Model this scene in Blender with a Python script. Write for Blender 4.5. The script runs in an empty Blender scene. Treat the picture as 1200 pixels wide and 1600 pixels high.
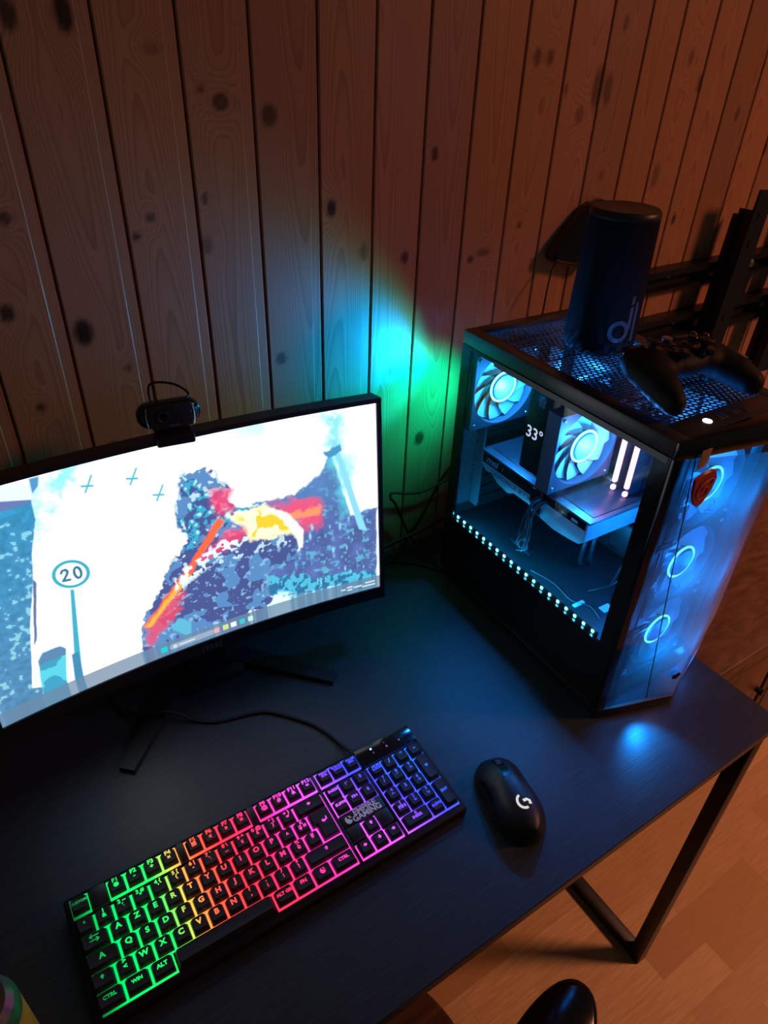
import bpy, bmesh, math, random
import numpy as np
from mathutils import Matrix, Vector
random.seed(7); rng = np.random.default_rng(5)
SC = bpy.context.scene
COL = SC.collection
PI = math.pi
ZD = 0.75                                   # desk top height
T = Matrix.Translation
def RX(a): return Matrix.Rotation(a, 4, 'X')
def RY(a): return Matrix.Rotation(a, 4, 'Y')
def RZ(a): return Matrix.Rotation(a, 4, 'Z')

# ------------------------------------------------------------------ objects
def props(o, label=None, cat=None, group=None, kind=None):
    if label: o['label'] = label
    if cat: o['category'] = cat
    if group: o['group'] = group
    if kind: o['kind'] = kind
    return o
def thing(name, label, cat, loc=(0, 0, 0), rz=0.0, group=None):
    o = bpy.data.objects.new(name, None); COL.objects.link(o)
    o.empty_display_size = 0.02
    o.location = loc; o.rotation_euler = (0, 0, rz)
    return props(o, label, cat, group)

def catmull(pts, n=8):
    P = [Vector(p) for p in pts]
    if len(P) < 3: return P
    P = [P[0]*2-P[1]] + P + [P[-1]*2-P[-2]]
    out = []
    for i in range(1, len(P)-2):
        a, b, c, d = P[i-1:i+3]
        for k in range(n):
            t = k/n
            out.append(0.5*((2*b)+(c-a)*t+(2*a-5*b+4*c-d)*t*t+(3*b-a-3*c+d)*t**3))
    out.append(P[-2]); return out

_txt = {}
def text_geo(s, offset=0.0, extrude=0.0, align='CENTER', shear=0.0):
    k = (s, offset, extrude, align, shear)
    if k not in _txt:
        cu = bpy.data.curves.new('txt', 'FONT'); cu.body = s; cu.size = 1.0
        cu.offset = offset; cu.extrude = extrude; cu.align_x = align; cu.align_y = 'CENTER'
        cu.space_line = 0.85; cu.resolution_u = 3; cu.shear = shear
        ob = bpy.data.objects.new('txt', cu); COL.objects.link(ob)
        dg = bpy.context.evaluated_depsgraph_get()
        me = bpy.data.meshes.new_from_object(ob.evaluated_get(dg))
        _txt[k] = ([tuple(v.co) for v in me.vertices], [tuple(p.vertices) for p in me.polygons])
        bpy.data.objects.remove(ob); bpy.data.curves.remove(cu); bpy.data.meshes.remove(me)
    return _txt[k]

class MB:
    def __init__(s): s.bm = bmesh.new()
    def _merge(s, t, M=None):
        if M is not None: bmesh.ops.transform(t, matrix=M, verts=t.verts)
        me = bpy.data.meshes.new('t'); t.to_mesh(me); t.free()
        s.bm.from_mesh(me); bpy.data.meshes.remove(me); return s
    def box(s, x0, x1, y0, y1, z0, z1, bev=0.0, seg=2, M=None):
        t = bmesh.new(); bmesh.ops.create_cube(t, size=1.0)
        bmesh.ops.transform(t, matrix=T(((x0+x1)/2, (y0+y1)/2, (z0+z1)/2)) @ Matrix.Diagonal((abs(x1-x0), abs(y1-y0), abs(z1-z0), 1)), verts=t.verts)
        if bev: bmesh.ops.bevel(t, geom=list(t.edges), offset=bev, segments=seg, profile=0.5, affect='EDGES')
        return s._merge(t, M)
    def prism(s, poly, z0, z1, bev=0.0, seg=2, M=None, vert_only=False):
        t = bmesh.new()
        a = [t.verts.new((p[0], p[1], z0)) for p in poly]; b = [t.verts.new((p[0], p[1], z1)) for p in poly]
        t.faces.new(a[::-1]); t.faces.new(b); n = len(poly)
        for i in range(n): t.faces.new((a[i], a[(i+1) % n], b[(i+1) % n], b[i]))
        bmesh.ops.recalc_face_normals(t, faces=t.faces)
        if bev:
            es = [e for e in t.edges if (not vert_only or abs(e.verts[0].co.z-e.verts[1].co.z) > 1e-6)]
            bmesh.ops.bevel(t, geom=es, offset=bev, segments=seg, profile=0.5, affect='EDGES')
        return s._merge(t, M)
    def loft(s, rings, caps=True, closed=True, M=None):
        t = bmesh.new(); R = [[t.verts.new(p) for p in r] for r in rings]
        n = len(rings[0])
        for a, b in zip(R, R[1:]):
            for i in range(n if closed else n-1):
                j = (i+1) % n
                t.faces.new((a[i], a[j], b[j], b[i]))
        if caps: t.faces.new(R[0][::-1]); t.faces.new(R[-1])
        bmesh.ops.recalc_face_normals(t, faces=t.faces)
        return s._merge(t, M)
    def lathe(s, prof, n=40, M=None, caps=True):
        rings = [[(r*math.cos(2*PI*i/n), r*math.sin(2*PI*i/n), z) for i in range(n)] for r, z in prof]
        return s.loft(rings, caps, True, M)
    def cyl(s, p0, p1, r, r1=None, n=20):
        p0, p1 = Vector(p0), Vector(p1); d = p1-p0
        M = T(p0) @ d.to_track_quat('Z', 'Y').to_matrix().to_4x4()
        return s.lathe([(r, 0), (r if r1 is None else r1, d.length)], n, M)
    def tube(s, pts, r, n=8, smooth=6):
        P = catmull(pts, smooth) if smooth else [Vector(p) for p in pts]
        rings = []; u = None
        for i, p in enumerate(P):
            d = (P[min(i+1, len(P)-1)]-P[max(i-1, 0)]).normalized()
            if u is None: u = d.orthogonal().normalized()
            u = (u-d*u.dot(d)).normalized(); v = d.cross(u)
            rr = r(i/(len(P)-1)) if callable(r) else r
            rings.append([p+(u*math.cos(2*PI*k/n)+v*math.sin(2*PI*k/n))*rr for k in range(n)])
        return s.loft(rings)
    def torus(s, R, r, n=40, m=10, M=None):
        t = bmesh.new()
        V = [[t.verts.new(((R+r*math.cos(2*PI*j/m))*math.cos(2*PI*i/n), (R+r*math.cos(2*PI*j/m))*math.sin(2*PI*i/n), r*math.sin(2*PI*j/m))) for j in range(m)] for i in range(n)]
        for i in range(n):
            for j in range(m):
                t.faces.new((V[i][j], V[(i+1) % n][j], V[(i+1) % n][(j+1) % m], V[i][(j+1) % m]))
        return s._merge(t, M)
    def text(s, st, size, M, offset=0.0, extrude=0.0, align='CENTER', shear=0.0, sx=1.0):
        vs, fs = text_geo(st, offset, extrude, align, shear)
        t = bmesh.new(); V = [t.verts.new((v[0]*size*sx, v[1]*size, v[2]*size)) for v in vs]
        for f in fs:
            try: t.faces.new([V[i] for i in f])
            except ValueError: pass
        return s._merge(t, M)
    def poly(s, pts, M=None):
        t = bmesh.new(); t.faces.new([t.verts.new(p) for p in pts]); return s._merge(t, M)
    def raw(s, V, F, M=None):
        t = bmesh.new(); vs = [t.verts.new(v) for v in V]
        for f in F: t.faces.new([vs[i] for i in f])
        return s._merge(t, M)
    def hexmesh(s, x0, x1, y0, y1, pitch, hole, thick, M=None, keep=None):
        """perforated sheet in the XY plane: hexagonal cells with a hexagonal hole each"""
        t = bmesh.new(); ro = pitch/math.sqrt(3); dy = pitch*math.sqrt(3)/2
        j = 0; y = y0
        while y <= y1:
            x = x0+(pitch/2 if j % 2 else 0)
            while x <= x1:
                if keep is None or keep(x, y):
                    o = []; i_ = []; i2 = []
                    for k in range(6):
                        a = PI/6+k*PI/3
                        o.append(t.verts.new((x+ro*math.cos(a), y+ro*math.sin(a), 0)))
                        i_.append(t.verts.new((x+hole*math.cos(a), y+hole*math.sin(a), 0)))
                        i2.append(t.verts.new((x+hole*math.cos(a), y+hole*math.sin(a), -thick)))
                    for k in range(6):
                        l = (k+1) % 6
                        t.faces.new((o[k], o[l], i_[l], i_[k])); t.faces.new((i_[k], i_[l], i2[l], i2[k]))
                x += pitch
            y += dy; j += 1
        return s._merge(t, M)
    def build(s, name, mat, parent=None, ang=35, smooth=True, M=None):
        me = bpy.data.meshes.new(name)
        if M is not None: bmesh.ops.transform(s.bm, matrix=M, verts=s.bm.verts)
        bmesh.ops.recalc_face_normals(s.bm, faces=s.bm.faces)
        s.bm.to_mesh(me); s.bm.free()
        return link(name, me, mat, parent, ang, smooth)
def link(name, me, mat, parent=None, ang=35, smooth=True):
    if mat and not me.materials: me.materials.append(mat)
    me.polygons.foreach_set('use_smooth', [bool(smooth)]*len(me.polygons))
    if smooth:
        me.polygons.foreach_set('use_smooth', [True]*len(me.polygons)); me.set_sharp_from_angle(angle=math.radians(ang))
    o = bpy.data.objects.new(name, me); COL.objects.link(o)
    if parent: o.parent = parent
    return o

# ------------------------------------------------------------------ materials
class NT:
    def __init__(s, name):
        s.m = bpy.data.materials.new(name); s.m.use_nodes = True
        s.t = s.m.node_tree; s.t.nodes.clear(); s.out = s.t.nodes.new('ShaderNodeOutputMaterial')
    def n(s, typ, **kw):
        nd = s.t.nodes.new(typ)
        for k, v in kw.items():
            if k.startswith('in_'): nd.inputs[k[3:].replace('_', ' ')].default_value = v
            else: setattr(nd, k, v)
        return nd
    def l(s, a, b): s.t.links.new(a, b)
    def math(s, op, a, b=None, clamp=False):
        nd = s.n('ShaderNodeMath', operation=op); nd.use_clamp = clamp
        for i, v in enumerate((a, b)):
            if v is None: continue
            if isinstance(v, (int, float)): nd.inputs[i].default_value = v
            else: s.l(v, nd.inputs[i])
        return nd.outputs[0]
    def mix(s, f, a, b, blend='MIX'):
        nd = s.n('ShaderNodeMix', data_type='RGBA', blend_type=blend)
        for i, v in ((0, f), (6, a), (7, b)):
            if isinstance(v, (int, float)): nd.inputs[i].default_value = v
            elif isinstance(v, tuple): nd.inputs[i].default_value = (*v[:3], 1)
            else: s.l(v, nd.inputs[i])
        return nd.outputs[2]
    def ramp(s, f, stops, interp='LINEAR'):
        nd = s.n('ShaderNodeValToRGB'); cr = nd.color_ramp; cr.interpolation = interp
        while len(cr.elements) < len(stops): cr.elements.new(0.5)
        for e, (p, c) in zip(cr.elements, stops):
            e.position = p; e.color = (*c[:3], 1)
        s.l(f, nd.inputs[0]); return nd.outputs[0]
def principled(nt, color=None, rough=0.5, metal=0.0, spec=0.5, emit=None, strength=0.0):
    b = nt.n('ShaderNodeBsdfPrincipled')
    for key, v in (('Base Color', color), ('Roughness', rough), ('Metallic', metal), ('Specular IOR Level', spec), ('Emission Color', emit), ('Emission Strength', strength)):
        if v is None: continue
        if isinstance(v, tuple): b.inputs[key].default_value = (*v[:3], 1)
        elif isinstance(v, (int, float)): b.inputs[key].default_value = v
        else: nt.l(v, b.inputs[key])
    nt.l(b.outputs[0], nt.out.inputs[0]); return b
def pbr(name, color, rough=0.5, metal=0.0, spec=0.5, var=0.12, scale=60, bump=0.0, bscale=None):
    """plain surface with slight procedural variation of tone and gloss"""
    nt = NT(name); tc = nt.n('ShaderNodeTexCoord')
    ns = nt.n('ShaderNodeTexNoise', in_Scale=scale, in_Detail=3.0); nt.l(tc.outputs['Object'], ns.inputs['Vector'])
    c = nt.mix(ns.outputs[0], tuple(x*(1-var) for x in color), tuple(min(1, x*(1+var)) for x in color))
    r = nt.math('ADD', nt.math('MULTIPLY', ns.outputs[0], 0.12), rough-0.06)
    b = principled(nt, c, r, metal, spec)
    if bump:
        n2 = nt.n('ShaderNodeTexNoise', in_Scale=bscale or scale*8, in_Detail=2.0); nt.l(tc.outputs['Object'], n2.inputs['Vector'])
        bp = nt.n('ShaderNodeBump', in_Strength=bump, in_Distance=0.001); nt.l(n2.outputs[0], bp.inputs['Height']); nt.l(bp.outputs[0], b.inputs['Normal'])
    return nt.m
def emis(name, color, strength):
    nt = NT(name); principled(nt, (0.02, 0.02, 0.02), 0.4, emit=color, strength=strength); return nt.m

M = {}
M['black_plastic'] = pbr('black_plastic', (0.012, 0.012, 0.013), 0.42)
M['matte_black'] = pbr('matte_black', (0.007, 0.007, 0.008), 0.62, spec=0.28, bump=0.2, bscale=900)
M['gloss_black'] = pbr('gloss_black', (0.008, 0.008, 0.009), 0.14)
M['black_metal'] = pbr('black_metal', (0.009, 0.009, 0.010), 0.42, metal=0.0, spec=0.35)
M['case_steel'] = pbr('case_steel', (0.030, 0.030, 0.031), 0.36, spec=0.6)
M['rubber'] = pbr('rubber', (0.009, 0.009, 0.009), 0.55)
M['chrome'] = pbr('chrome', (0.75, 0.75, 0.76), 0.18, metal=1.0)
M['steel'] = pbr('steel', (0.5, 0.5, 0.52), 0.3, metal=1.0)
M['grey_metal'] = pbr('grey_metal', (0.13, 0.135, 0.14), 0.38, metal=0.6)
M['light_shroud'] = pbr('light_shroud', (0.42, 0.44, 0.46), 0.35)
M['board'] = pbr('board', (0.03, 0.032, 0.036), 0.45, var=0.6, scale=140)
M['white_print'] = pbr('white_print', (0.88, 0.88, 0.89), 0.5)
M['grey_print'] = pbr('grey_print', (0.09, 0.095, 0.10), 0.45)
M['fabric_black'] = pbr('fabric_black', (0.006, 0.0065, 0.0075), 0.85, spec=0.15, bump=0.8, bscale=1400)
M['speaker_print'] = pbr('speaker_print', (0.065, 0.085, 0.10), 0.6)
M['red_enamel'] = pbr('red_enamel', (0.42, 0.02, 0.02), 0.3)
M['red_line'] = pbr('red_line', (0.55, 0.16, 0.15), 0.3)
M['gold_foil'] = pbr('gold_foil', (0.42, 0.24, 0.12), 0.4, var=0.5, scale=300)
M['fan_frame'] = pbr('fan_frame', (0.045, 0.047, 0.05), 0.5)
M['key_cap'] = pbr('key_cap', (0.016, 0.016, 0.017), 0.5, bump=0.15, bscale=1500)

# thin clear glass: tinted see-through sheet with a Fresnel reflection
def glass(name, tint, haze=0.0, haze_col=(0.5, 0.55, 0.6), gloss=1.0):
    nt = NT(name)
    tr = nt.n('ShaderNodeBsdfTransparent'); tr.inputs[0].default_value = (*tint, 1)
    gl = nt.n('ShaderNodeBsdfGlossy'); gl.inputs['Roughness'].default_value = 0.03; gl.inputs[0].default_value = (gloss, gloss, gloss, 1)
    lw = nt.n('ShaderNodeLayerWeight', in_Blend=0.5)   # Facing: the same from both sides of the sheet
    fr = nt.math('ADD', nt.math('MULTIPLY', nt.math('POWER', lw.outputs['Facing'], 5.0), 0.9), 0.035)
    sh = tr.outputs[0]
    if haze:
        tl = nt.n('ShaderNodeBsdfTranslucent'); tl.inputs[0].default_value = (*haze_col, 1)
        tc = nt.n('ShaderNodeTexCoord'); ns = nt.n('ShaderNodeTexNoise', in_Scale=25.0, in_Detail=2.0); nt.l(tc.outputs['Object'], ns.inputs[0])
        mx = nt.n('ShaderNodeMixShader'); nt.l(nt.math('MULTIPLY_ADD' if False else 'ADD', nt.math('MULTIPLY', ns.outputs[0], haze*0.3), haze*0.85), mx.inputs[0])
        nt.l(sh, mx.inputs[1]); nt.l(tl.outputs[0], mx.inputs[2]); sh = mx.outputs[0]
    m2 = nt.n('ShaderNodeMixShader'); nt.l(fr, m2.inputs[0]); nt.l(sh, m2.inputs[1]); nt.l(gl.outputs[0], m2.inputs[2])
    nt.l(m2.outputs[0], nt.out.inputs[0]); return nt.m
M['side_glass'] = glass('side_glass', (0.90, 0.93, 0.95))
M['front_glass'] = glass('front_glass', (0.28, 0.42, 0.58), haze=0.30, haze_col=(0.30, 0.36, 0.42))

def blade_mat():
    nt = NT('fan_blade')
    d = nt.n('ShaderNodeBsdfDiffuse'); d.inputs[0].default_value = (0.50, 0.53, 0.56, 1)
    t = nt.n('ShaderNodeBsdfTranslucent'); t.inputs[0].default_value = (0.50, 0.53, 0.56, 1)
    mx = nt.n('ShaderNodeMixShader'); mx.inputs[0].default_value = 0.45
    nt.l(d.outputs[0], mx.inputs[1]); nt.l(t.outputs[0], mx.inputs[2]); nt.l(mx.outputs[0], nt.out.inputs[0]); return nt.m
M['fan_blade'] = blade_mat()
M['fan_hub'] = pbr('fan_hub', (0.10, 0.22, 0.3), 0.4)
M['led_cyan'] = emis('led_cyan', (0.10, 0.85, 1.0), 14.0)
M['ring_cyan'] = emis('ring_cyan', (0.25, 0.95, 1.0), 3.5)
M['led_white'] = emis('led_white', (1.0, 0.96, 1.0), 4.0)
M['led_blue'] = emis('led_blue', (0.12, 0.35, 1.0), 8.0)
M['led_dim'] = emis('led_dim', (0.10, 0.12, 0.9), 0.45)
M['ram_light'] = emis('ram_light', (1.0, 0.38, 0.72), 3.2)
M['digit'] = emis('digit', (0.72, 0.75, 1.0), 1.0)
M['logo_light'] = emis('logo_light', (1.0, 0.9, 0.78), 0.75)

def fabric_wood(name):   # black-brown desk foil: fine embossed grain running along X
    nt = NT(name); tc = nt.n('ShaderNodeTexCoord'); mp = nt.n('ShaderNodeMapping')
    mp.inputs['Scale'].default_value = (16, 520, 60); nt.l(tc.outputs['Object'], mp.inputs[0])
    ns = nt.n('ShaderNodeTexNoise', in_Scale=1.0, in_Detail=4.0); nt.l(mp.outputs[0], ns.inputs[0])
    n2 = nt.n('ShaderNodeTexNoise', in_Scale=5.0, in_Detail=2.0); nt.l(tc.outputs['Object'], n2.inputs[0])
    c = nt.ramp(ns.outputs[0], [(0.30, (0.014, 0.019, 0.0215)), (0.70, (0.029, 0.037, 0.041))])
    r = nt.math('ADD', nt.math('MULTIPLY', n2.outputs[0], 0.12), 0.38)
    b = principled(nt, c, r, spec=0.45)
    bp = nt.n('ShaderNodeBump', in_Strength=0.35, in_Distance=0.0006); nt.l(ns.outputs[0], bp.inputs['Height']); nt.l(bp.outputs[0], b.inputs['Normal'])
    return nt.m
M['desk_foil'] = fabric_wood('desk_foil')

def pine():
    nt = NT('pine_panelling')
    g = nt.n('ShaderNodeAttribute', attribute_name='grain'); k = nt.n('ShaderNodeAttribute', attribute_name='knot'); pid = nt.n('ShaderNodeAttribute', attribute_name='plank')
    tc = nt.n('ShaderNodeTexCoord'); mp = nt.n('ShaderNodeMapping'); mp.inputs['Scale'].default_value = (420, 30, 7); nt.l(tc.outputs['Object'], mp.inputs[0])
    fine = nt.n('ShaderNodeTexNoise', in_Scale=1.0, in_Detail=3.0); nt.l(mp.outputs[0], fine.inputs[0])
    m2 = nt.n('ShaderNodeMapping'); m2.inputs['Scale'].default_value = (26, 10, 3.0); nt.l(tc.outputs['Object'], m2.inputs[0])
    broad = nt.n('ShaderNodeTexNoise', in_Scale=1.0, in_Detail=2.0); nt.l(m2.outputs[0], broad.inputs[0])
    gg = nt.math('ADD', g.outputs['Fac'], nt.math('MULTIPLY', broad.outputs[0], 1.6))
    ring = nt.math('FRACT', gg)
    late = nt.math('POWER', ring, 3.0)                    # soft early wood, sharp dark late wood
    late = nt.math('MULTIPLY', late, nt.math('SUBTRACT', 1.0, nt.math('POWER', ring, 40.0)))
    c = nt.mix(nt.math('MULTIPLY', late, 0.80), (0.50, 0.285, 0.155), (0.25, 0.11, 0.048))
    c = nt.mix(nt.math('MULTIPLY', fine.outputs[0], 0.55), c, (0.34, 0.17, 0.085))
    tint = nt.ramp(pid.outputs['Fac'], [(0.0, (0.80, 0.76, 0.72)), (0.5, (1.0, 0.97, 0.92)), (1.0, (1.12, 1.02, 0.92))])
    c = nt.mix(1.0, c, tint, 'MULTIPLY')
    c = nt.mix(nt.math('MULTIPLY', k.outputs['Fac'], 1.0, True), c, (0.040, 0.018, 0.010))
    rr = nt.math('ADD', nt.math('MULTIPLY', fine.outputs[0], 0.2), 0.30)
    b = principled(nt, c, rr, spec=0.4)
    bp = nt.n('ShaderNodeBump', in_Strength=0.12, in_Distance=0.001); nt.l(fine.outputs[0], bp.inputs['Height']); nt.l(bp.outputs[0], b.inputs['Normal'])
    return nt.m
M['pine'] = pine()

def laminate():
    nt = NT('beech_laminate'); tc = nt.n('ShaderNodeTexCoord')
    br = nt.n('ShaderNodeTexBrick', offset=0.37, offset_frequency=2, squash=1.0); nt.l(tc.outputs['Object'], br.inputs[0])
    br.inputs['Scale'].default_value = 1.0; br.inputs['Brick Width'].default_value = 0.36; br.inputs['Row Height'].default_value = 0.066
    br.inputs['Mortar Size'].default_value = 0.0004; br.inputs['Bias'].default_value = 0.0
    br.inputs['Color1'].default_value = (0.42, 0.255, 0.11, 1); br.inputs['Color2'].default_value = (0.66, 0.47, 0.25, 1); br.inputs['Mortar'].default_value = (0.33, 0.20, 0.09, 1)
    mp = nt.n('ShaderNodeMapping'); mp.inputs['Scale'].default_value = (14, 190, 1); nt.l(tc.outputs['Object'], mp.inputs[0])
    ns = nt.n('ShaderNodeTexNoise', in_Scale=1.0, in_Detail=4.0); nt.l(mp.outputs[0], ns.inputs[0])
    c = nt.mix(nt.math('MULTIPLY', nt.math('POWER', ns.outputs[0], 1.6), 1.1, True), br.outputs[0], (0.34, 0.185, 0.075))
    principled(nt, c, 0.38, spec=0.4); return nt.m
M['laminate'] = laminate()

def brown_wood(name, ca, cb, sc=(3, 60, 60), rough=0.4):
    nt = NT(name); tc = nt.n('ShaderNodeTexCoord'); mp = nt.n('ShaderNodeMapping'); mp.inputs['Scale'].default_value = sc; nt.l(tc.outputs['Object'], mp.inputs[0])
    ns = nt.n('ShaderNodeTexNoise', in_Scale=1.0, in_Detail=5.0, in_Distortion=0.4); nt.l(mp.outputs[0], ns.inputs[0])
    c = nt.ramp(ns.outputs[0], [(0.35, ca), (0.65, cb)]); principled(nt, c, rough, spec=0.4); return nt.m
M['cabinet_wood'] = brown_wood('cabinet_wood', (0.085, 0.040, 0.022), (0.150, 0.074, 0.042), (22, 60, 60))
M['cabinet_dark'] = brown_wood('cabinet_dark', (0.05, 0.02, 0.012), (0.10, 0.045, 0.025), (60, 60, 4))
M['dark_wood'] = brown_wood('dark_wood', (0.045, 0.020, 0.010), (0.12, 0.055, 0.025), (8, 90, 60), 0.5)
M['can_yellow'] = pbr('can_yellow', (0.62, 0.42, 0.03), 0.3, var=.3, scale=30)
M['can_green'] = pbr('can_green', (0.03, 0.20, 0.05), 0.3, var=.5, scale=200)
M['power_wire'] = pbr('power_wire', (0.035, 0.035, 0.038), 0.3)
M['grey_print_light'] = pbr('grey_print_light', (0.4, 0.41, 0.42), 0.45)
M['lightened_grey'] = pbr('lightened_grey', (0.20, 0.215, 0.22), 0.45)  # grey made paler to hold reflected light on the panel trim
# ------------------------------------------------------------------ room shell
grooves = [-.1342, -.0490, .0338, .1129, .1960, .2756, .3541, .4330, .5140, .5927, .6720, .7530, .8280, .9080]
while grooves[0] > -1.25: grooves.insert(0, grooves[0]-.0802)
while grooves[-1] < 2.1: grooves.append(grooves[-1]+.0802)
# (x, z, half width, half height, darkness) of the knots
KN = [(-.074, 1.544, .009, .016, 1), (-.123, 1.542, .008, .014, .9), (.006, 1.518, .010, .006, .35), (.074, 1.470, .010, .009, .8), (.052, 1.482, .003, .005, .7),
      (.131, 1.456, .010, .012, .8), (.212, 1.350, .007, .011, 1), (-.117, 1.242, .011, .016, 1), (-.190, 1.276, .008, .010, .9), (.045, 1.374, .004, .007, .8),
      (-.021, 1.359, .004, .006, .7), (-.040, 1.340, .004, .005, .9), (.131, 1.162, .008, .009, .75), (.331, 1.275, .006, .009, .9), (.372, 1.406, .006, .009, .9),
      (.380, .969, .010, .013, .9), (.536, 1.517, .007, .011, .75), (.560, 1.517, .006, .010, .75), (.666, 1.480, .012, .030, .7), (.688, 1.478, .008, .022, .6),
      (.636, 1.446, .009, .012, .5), (.453, 1.258, .006, .006, .85), (.478, 1.266, .014, .006, .6), (.866, 1.521, .006, .012, .5), (.905, 1.486, .007, .012, .8),
      (.315, 1.105, .005, .006, .6), (-.181, 1.162, .005, .006, .8), (-.168, 1.371, .006, .007, .8), (.041, 1.322, .008, .010, .5), (-.075, 1.190, .004, .005, .7),
      (.262, 1.290, .006, .012, .6), (.925, 1.275, .005, .010, .9), (.845, 1.352, .010, .020, .45), (.600, 1.479, .004, .007, .7), (-.160, 1.62, .01, .013, .9),
      (.300, 1.62, .008, .012, .8), (.46, 1.68, .009, .013, .8), (1.03, 1.44, .006, .012, .6), (1.15, 1.38, .006, .010, .6), (.71, 1.36, .005, .008, .5), (.98, 1.235, .004, .008, .7),
      (.70, 1.56, .006, .01, .6), (.33, 1.16, .004, .005, .6), (.545, 1.30, .004, .006, .7), (.583, 1.24, .004, .005, .7), (-.11, 1.09, .006, .008, .7), (-.24, 1.42, .007, .01, .7)]
for k in range(46):
    KN.append((rng.uniform(-1.2, 2.0), rng.choice([rng.uniform(.1, .7), rng.uniform(1.7, 2.5)]), rng.uniform(.004, .009), rng.uniform(.006, .013), rng.uniform(.5, 1)))
KN = np.array(KN)
zs = np.concatenate([np.linspace(0, .72, 30)[:-1], np.linspace(.72, 1.72, 235), np.linspace(1.72, 2.5, 30)[1:]])
Vx = []; Vy = []; Vc = []; Vp = []
for i in range(len(grooves)-1):
    a, b = grooves[i], grooves[i+1]; w = b-a
    prof = [(0, .010), (.0011, .010), (.0013, .0010), (.0026, 0)] + [(.0026+(w-.0026-.0150)*t, 0) for t in np.linspace(0, 1, 15)[1:]] + [(w-.0138, .0010), (w-.0026, .0011), (w-.0013, .0020), (w-.0011, .010)]
    cc = rng.uniform(-.2, .2)*w; pr = rng.uniform()
    for px, py in prof:
        Vx.append(a+px); Vy.append(py); Vc.append((a+b)/2+cc); Vp.append(pr)
Vx.append(grooves[-1]); Vy.append(.011); Vc.append(grooves[-1]); Vp.append(.5)
Vx, Vy, Vc, Vp = map(np.array, (Vx, Vy, Vc, Vp)); nx, nz = len(Vx), len(zs)
X, Z = np.meshgrid(Vx, zs); Y = np.broadcast_to(Vy, X.shape); C = np.broadcast_to(Vc, X.shape); P = np.broadcast_to(Vp, X.shape)
cz = C+.010*np.sin(Z*3.1+P*40)+.004*np.sin(Z*9.0+P*90)
arch = np.where((P*7) % 1 > .45, 11.0, 3.0)*np.where((P*13) % 1 > .5, 1, -1)
G = 5200*(X-cz)**2+arch*Z+P*50+14*(X-C)/.04*((P*5) % 1-.5)
K = np.zeros_like(X)
for x, z, hx, hz, dk in KN:
    i = np.searchsorted(grooves, x)-1
    same = (X > grooves[i]-1e-6) & (X < grooves[i+1]+.0001) if 0 <= i < len(grooves)-1 else np.ones_like(X, bool)
    d2 = ((X-x)/(hx*1.7))**2+((Z-z)/(hz*2.4))**2
    G += np.where(same, 5.5*np.exp(-d2*.8), 0)
    d = np.sqrt(((X-x)/hx)**2+((Z-z)/hz)**2)
    K = np.maximum(K, np.where(same, dk*np.clip((1.22-d)*2.2, 0, 1), 0))
me = bpy.data.meshes.new('wall_back')
idx = np.arange(nx*nz).reshape(nz, nx)
F = np.stack([idx[:-1, :-1], idx[:-1, 1:], idx[1:, 1:], idx[1:, :-1]], -1).reshape(-1, 4)
V = np.stack([X, Y, Z], -1).reshape(-1, 3)
# a plain back so that the wall has thickness
V = np.concatenate([V, [[Vx[0], .03, 0], [Vx[-1], .03, 0], [Vx[-1], .03, 2.5], [Vx[0], .03, 2.5]]]); nb = nx*nz
F = np.concatenate([F, [[nb, nb+3, nb+2, nb+1]]])
me.vertices.add(len(V)); me.vertices.foreach_set('co', V.ravel().astype(np.float32))
me.loops.add(F.size); me.polygons.add(len(F))
me.polygons.foreach_set('loop_start', np.arange(0, F.size, 4)); me.loops.foreach_set('vertex_index', F.ravel().astype(np.int32)); me.update(calc_edges=True)
for nm, A in (('grain', G), ('knot', K), ('plank', P)):
    at = me.attributes.new(nm, 'FLOAT', 'POINT'); at.data.foreach_set('value', np.concatenate([A.ravel(), [0]*4]).astype(np.float32))
props(link('wall_back', me, M['pine'], smooth=False), kind='structure')
props(MB().box(-1.3, 2.6, -2.6, .03, -.02, 0).build('floor', M['laminate']), kind='structure')

# ------------------------------------------------------------------ desk
XR, XL, YF, YB = .5925, -.62, -.6207, -.004
desk = thing('desk', 'black wood-grain desk with thin black metal frame legs carrying the computer', 'desk', ((XR+XL)/2, (YF+YB)/2, 0))
dx, dy = (XR-XL)/2, (YB-YF)/2
r = .012
out = []
for cx, cy, a0 in ((dx-r, dy-r, 0), (-dx+r, dy-r, 90), (-dx+r, -dy+r, 180), (dx-r, -dy+r, 270)):
    for k in range(6): a = math.radians(a0+k*18); out.append((cx+r*math.cos(a), cy+r*math.sin(a)))
MB().prism(out, ZD-.016, ZD, bev=.0012, seg=1).build('desktop', M['desk_foil'], desk)
for sgn in (1, -1):
    xo = sgn*(dx-.017)
    q = .0125
    f = thing('leg_frame', None, None); f.parent = desk
    MB().box(xo-q, xo+q, -dy+.008, -dy+.033, 0, ZD-.0165, bev=.002).build('upright', M['black_metal'], f)
    MB().box(xo-q, xo+q, dy-.040, dy-.015, 0, ZD-.0165, bev=.002).build('upright', M['black_metal'], f)
    MB().box(xo-q, xo+q, -dy+.0335, dy-.0405, 0, .025, bev=.002).build('bottom_rail', M['black_metal'], f)
    MB().box(xo-q, xo+q, -dy+.0335, dy-.0405, ZD-.0415, ZD-.0165, bev=.002).build('top_rail', M['black_metal'], f)

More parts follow.
